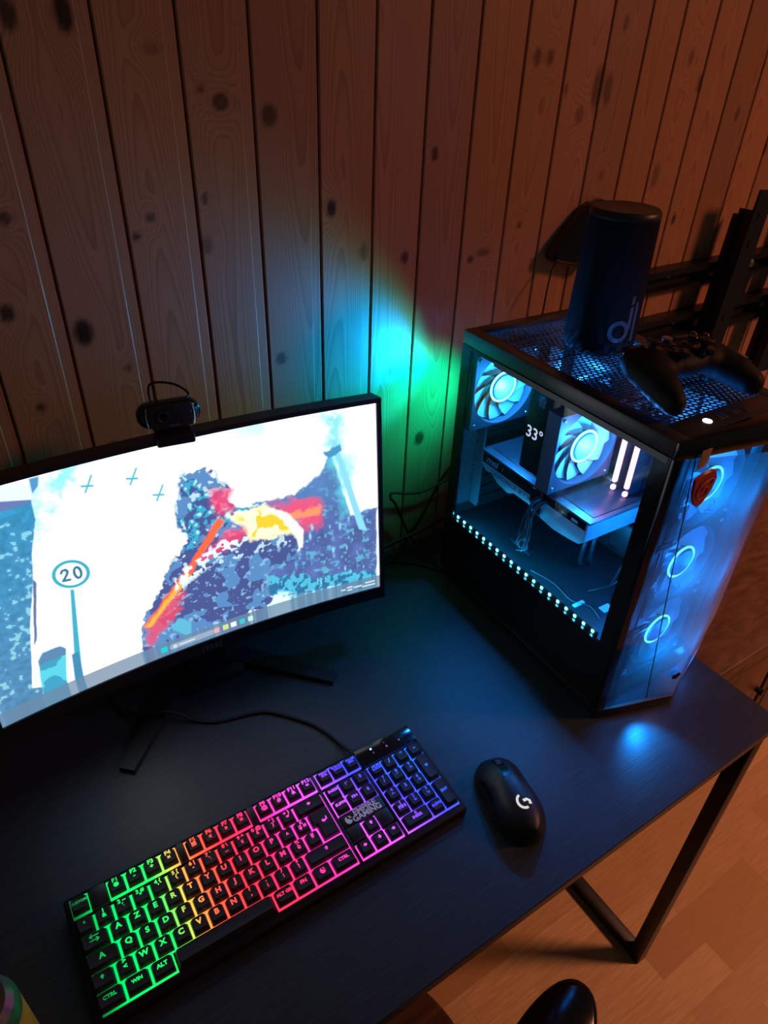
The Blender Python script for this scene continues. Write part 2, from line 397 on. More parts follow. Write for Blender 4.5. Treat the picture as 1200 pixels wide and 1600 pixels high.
# ------------------------------------------------------------------ low cabinet right of the desk, under the TV bracket
cab = thing('tv_cabinet', 'low brown wooden cabinet standing against the wall right of the desk', 'cabinet', (1.275, -.235, 0))
hw = .60; ct = .60
MB().box(-hw, hw, -.225, .222, ct-.03, ct, bev=.003).build('cabinet_top', M['cabinet_wood'], cab)
MB().box(-hw+.01, -hw+.035, -.205, .215, .20, ct-.0305).build('side_panel', M['cabinet_wood'], cab)
MB().box(hw-.035, hw-.01, -.205, .215, .20, ct-.0305).build('side_panel', M['cabinet_wood'], cab)
MB().box(-hw+.036, hw-.036, .195, .213, .20, ct-.0305).build('back_panel', M['cabinet_dark'], cab)
MB().box(-hw+.036, hw-.036, -.195, .19, .20, .22).build('bottom_shelf', M['cabinet_dark'], cab)
for i in range(4):
    for j in range(1):
        w_ = (2*hw-.10)/4; xa = -hw+.06+i*w_
        d = MB().box(xa+.004, xa+w_-.012, -.216, -.198, .225, ct-.045, bev=.002).box(xa+.03, xa+w_-.04, -.2175, -.216, .25, ct-.07, bev=.0008).build('door', M['cabinet_dark'], cab)
        MB().cyl((xa+w_-.03, -.216, .42), (xa+w_-.03, -.232, .42), .006, .008, 14).build('knob', M['black_metal'], d)
MB().box(-hw+.06, hw-.06, .02, .20, 0, .1995).build('plinth', M['cabinet_dark'], cab)

# ------------------------------------------------------------------ empty TV wall bracket
tv = thing('tv_wall_bracket', 'empty black steel TV wall bracket screwed to the wood panelling', 'wall bracket', (1.02, 0, 1.13))
def rail(z0, z1, lip):
    m = MB(); xa, xb = -.245, .34; zc = (z0+z1)/2
    # long plate with slots
    xs = [xa]; slots = [(-.20, -.165), (-.115, -.08), (-.03, .005), (.055, .09), (.20, .235), (.28, .315)]
    for s0, s1 in slots:
        m.box(xs[-1], s0, -.006, -.0005, z0, z1)
        m.box(s0, s1, -.006, -.0005, z0, zc-.005); m.box(s0, s1, -.006, -.0005, zc+.005, z1); xs.append(s1)
    m.box(xs[-1], xb, -.006, -.0005, z0, z1)
    m.box(xa, xb, -.026, -.006, z1-.004, z1); m.box(xa, xb, -.026, -.006, z0, z0+.004)
    m.box(xa, xb, -.030, -.026, z1-.012, z1)
    if lip: m.box(xa, xb, -.030, -.026, z0-.006, z0+.006)
    return m
rail(.022, .062, False).build('rail', M['black_metal'], tv)
rail(-.078, -.034, True).build('rail', M['black_metal'], tv)
for xo, zs_ in ((.055, 0.0), (.285, -.012)):
    arm = MB(); L = T((xo, -.066, zs_)) @ RY(math.radians(3.0))
    arm.box(-.024, .024, -.004, 0, -.19, .195, M=L)
    arm.box(-.024, -.020, 0, .026, -.19, .160, M=L); arm.box(.020, .024, 0, .026, -.19, .160, M=L)
    arm.box(-.034, -.024, .018, .030, -.19, .150, M=L)
    for z in (-.11, -.04, .10, .15): arm.cyl((0, -.0045, z), (0, -.007, z), .006, .006, 12) if False else arm.box(-.006, .006, -.0055, -.004, z-.006, z+.006, M=L)
    arm.build('hanging_arm', M['black_metal'], tv)
pl = [(.098, -.040), (.108, -.020), (.109, .0), (.100, .030), (.168, .030), (.160, .0), (.160, -.02), (.166, -.040)]
MB().prism(pl, 0, .004, M=T((0, -.031, 0)) @ RX(PI/2)).build('centre_plate', M['black_metal'], tv)
for x, z in ((.152, .045), (.133, .0), (.128, -.045), (-.078, .045), (-.02, -.055), (.25, .045)):
    MB().lathe([(.0085, 0), (.0085, .002), (.006, .005), (.002, .006)], 14, T((x, -.0305 if x > 0 else -.0065, z)) @ RX(PI/2)).build('screw', M['steel'], tv)

# ------------------------------------------------------------------ monitor (24 inch, curved)
MW = .2604; MH = MW*9/16; MR = 1.5
tilt, mrol, mrot = .1168, -.0156, -.0129
mon = thing('monitor', 'black curved gaming monitor showing a bright blue and orange wallpaper', 'monitor', (-.0646, -.1523, ZD), mrot)
MZ = .9964-ZD
def mp(x, y, d):
    n = (MW**2-x**2)/(2*MR)+d
    lx, ly, lz = x, n*math.cos(tilt)+y*math.sin(tilt), y*math.cos(tilt)-n*math.sin(tilt)
    c, s = math.cos(mrol), math.sin(mrol)
    return (c*lx-s*lz, ly, MZ+s*lx+c*lz)
def mslab(x0, x1, y0, y1, d0, d1, n=28, bulge=0.0):
    xs = np.linspace(x0, x1, n); rings = []
    for x in xs:
        e = bulge*(1-abs((x)/MW)**4)
        rings.append([mp(x, y0, d0), mp(x, y1, d0), mp(x, y1, d1), mp(x, (y0+y1)/2, d1+e), mp(x, y0, d1)])
    return MB().loft(rings)
bz, bb = .0065, .019
mslab(-MW-bz, MW+bz, -MH-bb, MH+bz, .0012, .022, bulge=.018).build('housing', M['black_plastic'], mon, ang=50)
bez = MB()
def strip(x0, x1, y0, y1, n):
    m = mslab(x0, x1, y0, y1, -.0022, .0014, n); t = m.bm; bez._merge(t)
strip(-MW-bz, MW+bz, MH, MH+bz, 28); strip(-MW-bz, MW+bz, -MH-bb, -MH, 28); strip(-MW-bz, -MW, -MH, MH, 2); strip(MW, MW+bz, -MH, MH, 2)
bezel = bez.build('bezel', M['black_plastic'], mon, ang=50)
# logo on the lower bezel, letters drawn as strokes
def surf_text(st, x, y, size, shear=.25, d=-.0026, sx=1.25, off=.02):
    vs, fs = text_geo(st, off, 0, 'CENTER', shear)
    return MB().raw([mp(x+v[0]*size*sx, y+v[1]*size, d) for v in vs], [f for f in fs if len(set(f)) == len(f)])
surf_text('msi', 0.0, -MH-bb*.52, .017).build('logo', M['grey_print'], bezel, smooth=False)
# stand
ZB = ZD
st = MB().prism([(-.045, .012), (.045, .012), (.052, .075), (-.052, .075)], 0, .010, bev=.002)
st.build('stand_base', M['black_metal'], mon)
for s in (-1, 1):
    lg = MB()
    A = [(s*.058, .034), (s*.036, .050)]
    # flat bar from the knee out to the tip, thinning towards the tip
    rings = []
    for t in np.linspace(0, 1, 8):
        cx = s*(.046+(.151-.046)*t); cy = .046+(-.068-.046)*t
        w2 = .0165-.0055*t; h = .012-.005*t
        ang = math.atan2(-.114, s*.105); px, py = -math.sin(ang), math.cos(ang)
        rings.append([(cx+px*w2, cy+py*w2, .0005), (cx+px*w2*.9, cy+py*w2*.9, h), (cx-px*w2*.9, cy-py*w2*.9, h), (cx-px*w2, cy-py*w2, .0005)])
    lg.loft(rings); lg.build('stand_leg', M['black_metal'], mon, ang=30)
MB().loft([[(x*.026*k, .045+yv*.013*k+z*.10, .008+z) for x, yv in ((-1, -1), (1, -1), (1, 1), (-1, 1))] for z, k in ((0, 1.25), (.03, 1.0), (.14, .9), (.235, .9))]).build('stand_column', M['black_metal'], mon)
MB().box(-.04, .04, .043, .062, .20, .28, bev=.006).build('mount_block', M['black_plastic'], mon)
# ------------------------------------------------------------------ picture on the screen (emitted by the screen's own pixels)
PIC={
 'cloud':[(0.212, 0.016), (0.269, -0.012), (0.313, -0.002), (0.258, 0.101), (0.228, 0.084), (0.221, 0.021)],
 'cloud2':[(0.191, 0.075), (0.211, 0.074), (0.22, 0.152), (0.196, 0.185), (0.209, 0.235), (0.172, 0.245)],
 'bld':[(0.132, 0.052), (0.186, 0.088), (0.184, 0.17), (0.159, 0.298), (0.149, 0.391), (0.113, 0.609), (0.081, 0.879), (0.101, 0.893), (0.093, 0.957), (0.002, 0.945)],
 'bldband':[(0.139, 0.005), (0.195, 0.031), (0.187, 0.089), (0.132, 0.052)],
 'bldtop':[(0.192, 0.008), (0.212, 0.008), (0.206, 0.044), (0.191, 0.069)],
 'side':[(0.146, 0.403), (0.151, 0.422), (0.119, 0.671), (0.11, 0.694)],
 'hut':[(0.108, 0.765), (0.122, 0.738), (0.157, 0.739), (0.169, 0.764), (0.15, 0.945), (0.095, 0.951)],
 'sign':[(0.221, 0.438), (0.259, 0.459), (0.184, 0.414), (0.228, 0.377), (0.213, 0.502)],
 'pole':[(0.211, 0.504), (0.219, 0.51), (0.185, 0.947), (0.168, 0.951)],
 'mass':[(0.526, 0.128), (0.571, 0.148), (0.581, 0.219), (0.609, 0.263), (0.611, 0.358), (0.592, 0.388), (0.633, 0.393), (0.692, 0.389), (0.748, 0.466), (0.784, 0.56), (0.774, 0.669), (0.677, 0.739), (0.671, 0.92), (0.546, 0.909), (0.461, 0.899), (0.346, 0.807), (0.381, 0.697), (0.401, 0.661), (0.434, 0.56), (0.499, 0.447), (0.482, 0.374), (0.495, 0.274), (0.527, 0.216)],
 'redspot':[(0.555, 0.252), (0.59, 0.261), (0.617, 0.274), (0.605, 0.378), (0.569, 0.375), (0.553, 0.32)],
 'orange1':[(0.568, 0.391), (0.582, 0.414), (0.476, 0.629), (0.361, 0.819), (0.346, 0.807), (0.471, 0.592)],
 'yellow':[(0.584, 0.391), (0.625, 0.396), (0.692, 0.389), (0.732, 0.441), (0.779, 0.566), (0.776, 0.634), (0.752, 0.561), (0.7, 0.56), (0.64, 0.545), (0.629, 0.455)],
 'red2':[(0.705, 0.387), (0.821, 0.407), (0.837, 0.439), (0.833, 0.557), (0.788, 0.562), (0.748, 0.466)],
 'red3':[(0.587, 0.465), (0.645, 0.472), (0.652, 0.5), (0.52, 0.583), (0.505, 0.565)],
 'right':[(0.656, 0.364), (0.71, 0.374), (0.77, 0.369), (0.842, 0.301), (0.874, 0.205), (0.92, 0.55), (0.997, 0.527), (0.992, 0.949), (0.679, 0.891), (0.677, 0.739), (0.774, 0.669)],
 'rpole':[(0.876, 0.141), (0.889, 0.146), (0.966, 0.653), (0.942, 0.633)],
 'burst':[(0.68, 0.759), (0.823, 0.842), (0.993, 0.889), (0.992, 0.939), (0.772, 0.936), (0.675, 0.932), (0.67, 0.772)],
 'white':[(0.673, 0.875), (0.746, 0.901), (0.725, 0.936), (0.675, 0.928)],
 'head1':[(0.485, 0.166), (0.499, 0.187)],
 'head2':[(0.56, 0.143), (0.574, 0.157)],
 'icons':[(0.383, 0.965), (0.523, 0.959), (0.547, 0.961), (0.569, 0.961), (0.593, 0.962), (0.616, 0.956)],
 'pill':[(0.4, 0.968), (0.51, 0.965)],
 'clock':[(0.955, 0.956), (0.982, 0.94)],
 'tray':[(0.889, 0.95), (0.908, 0.948), (0.933, 0.949)],
 'jets':[(0.297, 0.093), (0.391, 0.111), (0.441, 0.209)],
 'sq':[(0.409, 0.867), (0.434, 0.824), (0.463, 0.873), (0.456, 0.951)],
}
def paint():
    W, H = 640, 360
    u, v = np.meshgrid((np.arange(W)+.5)/W, (np.arange(H)+.5)/H); asp = 16/9
    def vnoise(fx, fy, seed, oct_=3):
        r = np.random.default_rng(seed); out = np.zeros_like(u); amp = 1; tot = 0
        for o in range(oct_):
            nx_, ny_ = int(fx*2**o)+2, int(fy*2**o)+2; g = r.random((ny_+1, nx_+1))
            a = u*(nx_-1); b = v*(ny_-1); i = a.astype(int); j = b.astype(int); a = a-i; b = b-j
            a = a*a*(3-2*a); b = b*b*(3-2*b)
            out += amp*((g[j, i]*(1-a)+g[j, i+1]*a)*(1-b)+(g[j+1, i]*(1-a)+g[j+1, i+1]*a)*b); tot += amp; amp *= .5
        return out/tot
    n1 = vnoise(8, 5, 1); n2 = vnoise(30, 18, 2); n3 = vnoise(90, 50, 3, 2)
    def sd(poly, wob=0.0):      # signed distance to a polygon (in units of picture height), inside negative
        x = u*asp+wob*(n2-.5); y = v+wob*(n3-.5)
        p = [(a*asp, b) for a, b in poly]; d = np.full_like(u, 9.0); ins = np.zeros(u.shape, bool)
        for (x0, y0), (x1, y1) in zip(p, p[1:]+p[:1]):
            ex, ey = x1-x0, y1-y0; t = np.clip(((x-x0)*ex+(y-y0)*ey)/(ex*ex+ey*ey+1e-12), 0, 1)
            d = np.minimum(d, np.hypot(x-x0-t*ex, y-y0-t*ey))
            cr = ((y0 > y) != (y1 > y)) & (x < (x1-x0)*(y-y0)/((y1-y0) if y1 != y0 else 1e-9)+x0); ins ^= cr
        return np.where(ins, -d, d)
    def mask(poly, soft=.004, wob=0.0, grow=0.0): return np.clip(.5-(sd(poly, wob)-grow)/(2*soft), 0, 1)
    img = np.ones((H, W, 3))*np.array([1.35, 1.42, 1.45])
    def put(m, col, k=1.0):
        c = np.array(col) if not isinstance(col, np.ndarray) else col
        img[:] = img*(1-(m*k)[..., None])+c*(m*k)[..., None]
    def dist(cx, cy): return np.hypot((u-cx)*asp, v-cy)
    cy_ = np.array([.18, .86, .92]); deep = np.array([.085, .13, .36]); mid = np.array([.05, .42, .78]); ice = np.array([.9, 1.25, 1.35])
    # sky tint
    put(np.clip((n1-.45)*3, 0, 1)*np.clip(1-np.abs(u-.75)*4, 0, 1)*np.clip(1-v*2.5, 0, 1), cy_, .9)
    for k in ('cloud', 'cloud2'): put(mask(PIC[k], .035, .12), np.array([.25, 1.0, 1.0]), .9)
    # building at the left with its pale band, the thin shaft and the small hut
    wallc = (mid*.75)[None, None]*(1-.55*v[..., None])+np.array([.10, .16, .28])*.9*(v[..., None])
    wallc = wallc*(.75+.6*n3[..., None])
    put(mask([(-.02, .0)]+PIC['bld']+[(-.02, .97)], .002, .004), wallc)
    put(mask([(-.02, .07), (.14, .052), (.186, .075), (.186, .097), (-.02, .11)], .003), np.array([.16, .22, .50]))
    put(mask([(-.02, -.02)]+PIC['bldband'][:3]+[(.13, .062), (-.02, .07)], .002), ice)
    put(mask(PIC['bldtop'], .003), np.array([.10, .35, .68])); put(mask(PIC['side'], .002, .006), np.array([.12, .20, .42]))
    put((n3 > .68)*mask([(-.02, .1)]+PIC['bld'][2:]+[(-.02, .9)], .004), np.array([.45, .95, 1.0]), .55)
    h = mask(PIC['hut'], .003, .006); put(h, np.where((n2 > .52)[..., None], np.array([.12, .72, .88]), np.array([.06, .40, .62])))
    put(h*(v < .79), np.array([.12, .28, .50]))
    # road sign "20" on its pole
    put(mask(PIC['pole'], .002), np.array([.06, .48, .66])); put(mask([(.177, .80), (.193, .80), (.188, .95), (.167, .95)], .002), np.array([.06, .30, .52]))
    sx, sy = .2215, .439
    ds = np.hypot((u-sx)*asp*.92, (v-sy)+(u-sx)*-.28)
    put(np.clip((.066-ds)/.004, 0, 1), np.array([.05, .48, .60])); put(np.clip((.0525-ds)/.004, 0, 1), np.array([1.3, 1.4, 1.4]))
    def stroke(pts, w, col):
        d = np.full_like(u, 9.)
        for (x0, y0), (x1, y1) in zip(pts, pts[1:]):
            ex, ey = (x1-x0)*asp, y1-y0; x, y = (u-x0)*asp, v-y0; t = np.clip((x*ex+y*ey)/(ex*ex+ey*ey+1e-12), 0, 1); d = np.minimum(d, np.hypot(x-t*ex, y-t*ey))
        put(np.clip((w-d)/.003+.5, 0, 1), col)
    def glyph(pts, cx, cy, s): return [(cx+a*s/asp, cy+b*s+a*s*.16) for a, b in pts]
    two = [(-.45, -.55), (-.25, -.9), (.15, -1.0), (.42, -.75), (.40, -.4), (.1, .1), (-.45, .85), (.5, .85)]
    zero = [(.5*math.cos(t)*.95, .95*math.sin(t)-.05) for t in np.linspace(0, 2*PI, 20)]
    stroke(glyph(two, sx-.0125, sy-.002, .026), .0055, np.array([.04, .20, .34])); stroke(glyph(zero, sx+.0135, sy+.004, .026), .0055, np.array([.04, .20, .34]))
    # three distant aircraft
    for jx, jy in PIC['jets']:
        stroke([(jx-.011, jy-.002), (jx+.011, jy+.008)], .0045, np.array([.10, .55, .68])); stroke([(jx+.013, jy-.034), (jx-.006, jy+.026)], .0042, np.array([.10, .55, .68]))
    # hillside and sparks on the right
    rt = mask(PIC['right'], .006, .02); put(rt, (deep*1.15)[None, None]*(.7+.8*n2[..., None]))
    put(rt*np.clip((n3-.60)*6, 0, 1), np.array([.16, .62, .86]), .7); put(rt*np.clip((.55-v)*8, 0, 1), np.array([.12, .33, .66]), .5)
    put(mask([(.845, .02), (.90, .02), (.93, .3), (.90, .55), (.87, .2)], .03, .1), np.array([.12, .80, .92]), .8)
    put(mask(PIC['rpole'], .003, .004), np.array([.30, .80, .98])); put(mask([(.855, .20), (.90, .17), (.905, .20), (.87, .235)], .003, .02), np.array([.08, .34, .60]))
    bu = mask(PIC['burst'], .01, .05); put(bu, np.where((n3 > .5)[..., None], np.array([.10, .62, .86]), np.array([.03, .20, .42])), .9); put(mask(PIC['white'], .012, .04), ice)
    # a heap of dark blue rock with a burning orange and red rift through it
    rock = [(.50, .16), (.56, .14), (.60, .24), (.612, .36), (.66, .385), (.72, .40), (.765, .50), (.785, .60), (.765, .69), (.68, .745), (.675, .93), (.54, .94), (.33, .94), (.345, .80), (.39, .67), (.44, .54), (.49, .45), (.47, .36), (.485, .25)]
    ms = mask(rock, .004, .05)
    rc = np.where((n2 > .56)[..., None], np.array([.12, .30, .62]), np.array([.08, .11, .33])); rc = np.where(((n2 < .52) & (v < .5) & (n3 > .45))[..., None], np.array([.05, .46, .70]), rc)
    put(ms, rc); put(ms*(n3 > .66)*(v < .62), np.array([.75, 1.0, 1.1]), .75); put(ms*(n3 > .72)*(v >= .62), np.array([.35, .7, 1.]), .6)
    put(mask(PIC['redspot'], .02, .04), np.array([1.0, .06, .20]), .85)
    put(mask(PIC['red2'], .02, .06), np.array([1.0, .10, .22]), .9); put(mask([(.74, .46), (.84, .46), (.83, .50), (.75, .50)], .008, .03), np.array([1.1, .42, .15]), .8)
    put(mask(PIC['red3'], .012, .05), np.array([.95, .07, .20]), .85); put(mask([(.36, .80), (.43, .67), (.46, .72), (.40, .86), (.35, .93)], .015, .06), np.array([.95, .08, .14]), .8)
    put(mask(PIC['orange1'], .006, .02), np.array([1.2, .17, .06])); put(mask([(.470, .61), (.478, .63), (.365, .82), (.352, .81)], .006, .015), np.array([1.3, .55, .08]))
    put(mask(PIC['yellow'], .010, .03), np.array([1.35, 1.25, .75])); put(mask(PIC['yellow'], .01, .03, -.018)*(n2 > .5), np.array([1.3, .72, .05]))
    put(mask([(.70, .41), (.745, .45), (.785, .56), (.78, .65), (.77, .66), (.765, .58), (.73, .47)], .006, .01), np.array([1.35, 1.4, 1.4]))
    put(mask([(.44, .62), (.58, .50), (.64, .545), (.60, .57), (.50, .64), (.43, .72)], .008, .05)*(n3 > .48), np.array([.95, 1.2, 1.3]), .8)
    put(mask(PIC['sq'], .004, .01), np.array([.14, .55, .78]))
    r = np.random.default_rng(11)
    for k in range(150):
        x, y = r.uniform(.5, 1), r.uniform(.50, .93)
        if k < 14: x, y = r.uniform(.80, .99), r.uniform(.55, .9)
        e = np.hypot((u-x)*asp*(3.0 if k < 14 else 1), v-y); rad = r.uniform(.012, .03) if k < 14 else r.uniform(.0015, .004)
        put(np.clip(1-e/rad, 0, 1), np.array([.45, 1.0, 1.2]), .9)
    # task bar with round icons, a search pill, tray marks and clock
    bar = (v > .929).astype(float); tint = img[int(.92*H)][None].repeat(H, 0)
    put(bar, np.array([.17, .30, .46])*.75+.16*np.clip(tint, 0, 1.2))
    stroke([(.405, .966), (.508, .966)], .0145, np.array([.36, .46, .62])); stroke([(.423, .967), (.462, .967)], .003, np.array([.8, .9, 1.0]))
    put((np.abs(dist(.411, .966)-.006) < .003).astype(float), np.array([.8, .9, 1.]))
    for (x, y), c in zip(PIC['icons'], [(.0, .75, .75), (1., .45, .45), (.75, .85, .30), (1., 1., 1.), (.05, .65, .75), (.6, 1., .85)]):
        put(((np.abs(u-x)*asp < .013) & (np.abs(v-.964) < .013)).astype(float), np.array(c), .95)
    for x, w_, y in ((.889, .005, .964), (.908, .007, .956), (.908, .006, .972), (.927, .006, .964), (.938, .006, .964), (.970, .013, .955), (.966, .018, .973)):
        stroke([(x-w_, y), (x+w_, y)], .0035, np.array([.85, .95, 1.05]))
    return W, H, img
W_, H_, img = paint()
V = []; gx = np.linspace(-MW, MW, W_); gy = np.linspace(MH, -MH, H_)
GX, GY = np.meshgrid(gx, gy); n_ = (MW**2-GX**2)/(2*MR)+.0004
lx, ly, lz = GX, n_*math.cos(tilt)+GY*math.sin(tilt), GY*math.cos(tilt)-n_*math.sin(tilt)
c_, s_ = math.cos(mrol), math.sin(mrol)
V = np.stack([c_*lx-s_*lz, ly, MZ+s_*lx+c_*lz], -1).reshape(-1, 3)
idx = np.arange(W_*H_).reshape(H_, W_); F = np.stack([idx[:-1, :-1], idx[1:, :-1], idx[1:, 1:], idx[:-1, 1:]], -1).reshape(-1, 4)
me = bpy.data.meshes.new('screen'); me.vertices.add(len(V)); me.vertices.foreach_set('co', V.ravel().astype(np.float32))
me.loops.add(F.size); me.polygons.add(len(F)); me.polygons.foreach_set('loop_start', np.arange(0, F.size, 4)); me.loops.foreach_set('vertex_index', F.ravel().astype(np.int32)); me.update(calc_edges=True)
at = me.attributes.new('picture', 'FLOAT_COLOR', 'POINT'); at.data.foreach_set('color', np.concatenate([img.reshape(-1, 3), np.ones((W_*H_, 1))], 1).ravel().astype(np.float32))
nt = NT('screen_panel'); a_ = nt.n('ShaderNodeAttribute', attribute_name='picture')
principled(nt, (.01, .01, .01), .35, emit=a_.outputs['Color'], strength=1.0)
link('screen', me, nt.m, mon, smooth=True)

# ------------------------------------------------------------------ webcam clipped on the monitor
wc = thing('webcam', 'small black webcam with silver side arcs clipped on top of the monitor', 'webcam', (-.0625, -.1020, 1.1437), math.radians(-8))
body = []
for t in np.linspace(-1, 1, 25):
    x = .0355*t; e = (1-abs(t)**6)**.5 if abs(t) < 1 else .02
    e = max(e, .35); rr = []
    for k in range(20):
        a = 2*PI*k/20; rr.append((x, -.004+(.0125*e)*math.copysign(abs(math.cos(a))**.7, math.cos(a)), .028+(.0155*e)*math.copysign(abs(math.sin(a))**.7, math.sin(a))))
    body.append(rr)
Lw = RX(math.radians(-6))
MB().loft(body, M=Lw).build('body', M['gloss_black'], wc)
MB().box(-.022, .024, -.0182, -.0160, .0145, .0415, bev=.001, M=Lw).build('face_plate', M['black_plastic'], wc)
for s in (-1, 1):
    MB().tube([(s*(.0235+.003*math.cos(t)), -.0178, .028+.0135*math.sin(t)) for t in np.linspace(-1.2, 1.2, 9)], .0007, 6, 2).build('side_arc', M['chrome'], wc, M=Lw)
lens = MB().lathe([(.0075, 0), (.0075, .0015), (.0062, .0022), (.005, .0012), (.0015, .0009)], 28, T((-.008, -.0182, .029)) @ RX(PI/2)).build('lens', M['gloss_black'], wc, M=Lw)
MB().torus(.0056, .00035, 28, 6, T((-.008, -.0202, .029)) @ RX(PI/2)).build('lens_ring', M['grey_metal'], lens, M=Lw)
MB().box(-.003, .009, -.0186, -.0181, .0165, .0180, M=Lw).build('brand_mark', M['grey_print'], wc)
MB().box(-.010, .010, -.008, .008, .005, .016, bev=.003).build('hinge', M['black_plastic'], wc)
cl = MB().box(-.020, .024, -.0190, -.0125, -.0065, .0075, bev=.0025, seg=3).box(-.018, .022, -.014, .020, .0030, .0085, bev=.002)
cl.build('clip', M['matte_black'], wc)
MB().box(-.017, .021, .0205, .0265, -.03, .0085, bev=.002).build('clip_foot', M['matte_black'], wc)
MB().tube([(.022, -.002, .0430), (.026, .006, .0455), (.014, .020, .052), (-.006, .030, .053), (-.014, .034, .044), (-.012, .040, .010), (-.006, .050, -.03), (0, .060, -.15)], .0014, 8).build('cable', M['rubber'], wc)
# ------------------------------------------------------------------ keyboard (full size, backlit through the gaps)
U = .01905
kb = thing('keyboard', 'black full-size gaming keyboard glowing green to red to blue between its keys', 'keyboard', (-.1018, -.4338, ZD), -.0071)
TK = T((0, 0, .0190)) @ RX(math.atan(.08))
def kx(u): return (u-11.25)*U
def ky(r): return -(r-2.0)*U
def backlight(name, strength, dark=1.0):
    nt = NT(name); tc = nt.n('ShaderNodeTexCoord', object=kb); sp = nt.n('ShaderNodeSeparateXYZ'); nt.l(tc.outputs['Object'], sp.inputs[0])
    uu = nt.math('ADD', nt.math('MULTIPLY', sp.outputs[0], 1/U), 11.25); rr = nt.math('MULTIPLY', sp.outputs[1], 1/U)
    sft = nt.math('MULTIPLY', nt.math('SUBTRACT', uu, 7.0), .10, True)
    c = nt.math('DIVIDE', nt.math('ADD', uu, nt.math('MULTIPLY', nt.math('MULTIPLY', rr, sft), .75)), 22.6, True)
    st = [(0.0, (.0, .06, .015)), (0.7, (.0, .22, .04)), (1.7, (.0, .62, .10)), (4.3, (.01, .66, .09)), (5.2, (.30, .48, .06)), (5.9, (.75, .28, .05)), (6.8, (.95, .09, .035)), (8.6, (1, .025, .045)),
          (10.6, (1, .02, .11)), (12.6, (1, .025, .30)), (14.6, (.95, .05, .62)), (16.2, (.62, .07, .95)), (17.6, (.26, .06, 1)), (19.4, (.05, .05, 1)), (22.4, (.015, .12, .95))]
    col = nt.ramp(c, [(p/22.6, q) for p, q in st])
    principled(nt, (.02, .02, .02), .5, emit=col, strength=strength); return nt.m
M['backlight'] = backlight('backlight', 2.1)
M['legend_light'] = backlight('legend_light', 1.7)
# wedge shaped body
bw = [(-.0580, .0), (.0755, .0), (.0755, .0240), (.0735, .0250), (-.0560, .0146), (-.0580, .0130)]
x0b, x1b = kx(-.28), kx(22.78)
MB().prism([(y, z) for y, z in bw], x0b, x1b, bev=.0022, seg=3, M=Matrix(((0, 0, 1, 0), (1, 0, 0, 0), (0, 1, 0, 0), (0, 0, 0, 1)))).build('body', M['matte_black'], kb)
def krect(m, u0, u1, r0, r1, z0, z1, bev=.0):
    return m.box(kx(u0), kx(u1), ky(r1), ky(r0), z0, z1, bev=bev)
# filler blocks between the key fields
for u0, u1, r0, r1 in ((1.06, 1.94, -1.80, -.58), (6.06, 6.44, -1.80, -.58), (10.56, 10.94, -1.80, -.58), (15.03, 15.21, -1.80, 4.62), (18.29, 18.46, -.45, 4.62),
                       (15.26, 18.24, 1.56, 2.42), (15.26, 16.19, 2.46, 3.42), (17.31, 18.24, 2.46, 3.42)): krect(MB(), u0, u1, r0, r1, -.004, .0038, .0008).build('filler_block', M['black_plastic'], kb, M=TK)
led_blk = krect(MB(), 18.30, 22.66, -1.86, -.55, -.004, .0052, .0012).build('indicator_panel', M['gloss_black'], kb, M=TK)
for i, (u_, mt, tx) in enumerate(((19.45, M['led_blue'], '1'), (20.5, M['led_dim'], 'A'), (21.5, M['grey_print'], '\u2193'))):
    MB().lathe([(.0013 if i == 0 else .0009, .0051), (.0011 if i == 0 else .0007, .0058)], 14, T((kx(u_), ky(-1.45), 0))).build('indicator_light', mt, led_blk, M=TK)
    MB().text(tx, .0042, T((kx(u_)+.0006, ky(-1.12), .00535)), .03).build('indicator_mark', M['white_print'], led_blk, M=TK, smooth=False)
# light plates under the caps
pl = MB()
for u0, u1, r0, r1 in ((.02, 1.0, -1.76, -.62), (2.0, 6.0, -1.76, -.62), (6.5, 10.5, -1.76, -.62), (11, 15, -1.76, -.62), (15.24, 18.26, -1.76, -.62), (.14, 15.0, -.42, 3.58),
                       (.14, 4.02, 3.58, 4.60), (9.72, 15.0, 3.58, 4.60), (15.24, 18.26, -.42, 1.58), (16.22, 17.28, 2.5, 3.58), (15.24, 18.26, 3.58, 4.60), (18.48, 22.5, -.48, 4.60)):
    krect(pl, u0, u1, r0, r1, .0002, .0006)
pl.build('light_plate', M['backlight'], kb, M=TK, smooth=False)

# (name, legend, u, row, width, height, legend size)
K_ = []
def k(leg, u, r, w=1, h=1, nm='key', sz=1.0): K_.append((nm, leg, u, r, w, h, sz))
k('CUSTOM', 0, -1.25, nm='function_key', sz=.5)
for g, (u0, names) in enumerate(((2, ('F1\n\u25cf', 'F2\n-', 'F3\n+', 'F4\n\u00d7')), (6.5, ('F5\n\u25a0', 'F6\n\u00ab', 'F7\n\u00bb', 'F8\n\u00a4')), (11, ('F9\n@', 'F10\n#', 'F11\n&', 'F12\n=')))):
    for i, s in enumerate(names): k(s, u0+i, -1.25, nm='function_key', sz=.8)
for i, s in enumerate(('PRINT\nSCR', 'SCROLL\nLOCK', 'PAUSE\nBRK')): k(s, 15.25+i, -1.25, nm='function_key', sz=.5)
for i, s in enumerate(('\u00b2', '1\n&', '2 ~\n\u00e9', '3 #\n"', "4 {\n'", '5 [\n(', '6 |\n-', '7 `\n\u00e8', '8 \\\n_', '9 ^\n\u00e7', '0 @\n\u00e0', '\u00b0 ]\n)', '+ }\n=')): k(s, i, 0, sz=.72)
k('\u2190', 13, 0, 2, nm='backspace_key', sz=1.2)
k('\u21c6', 0, 1, 1.5, nm='modifier_key', sz=1.2)
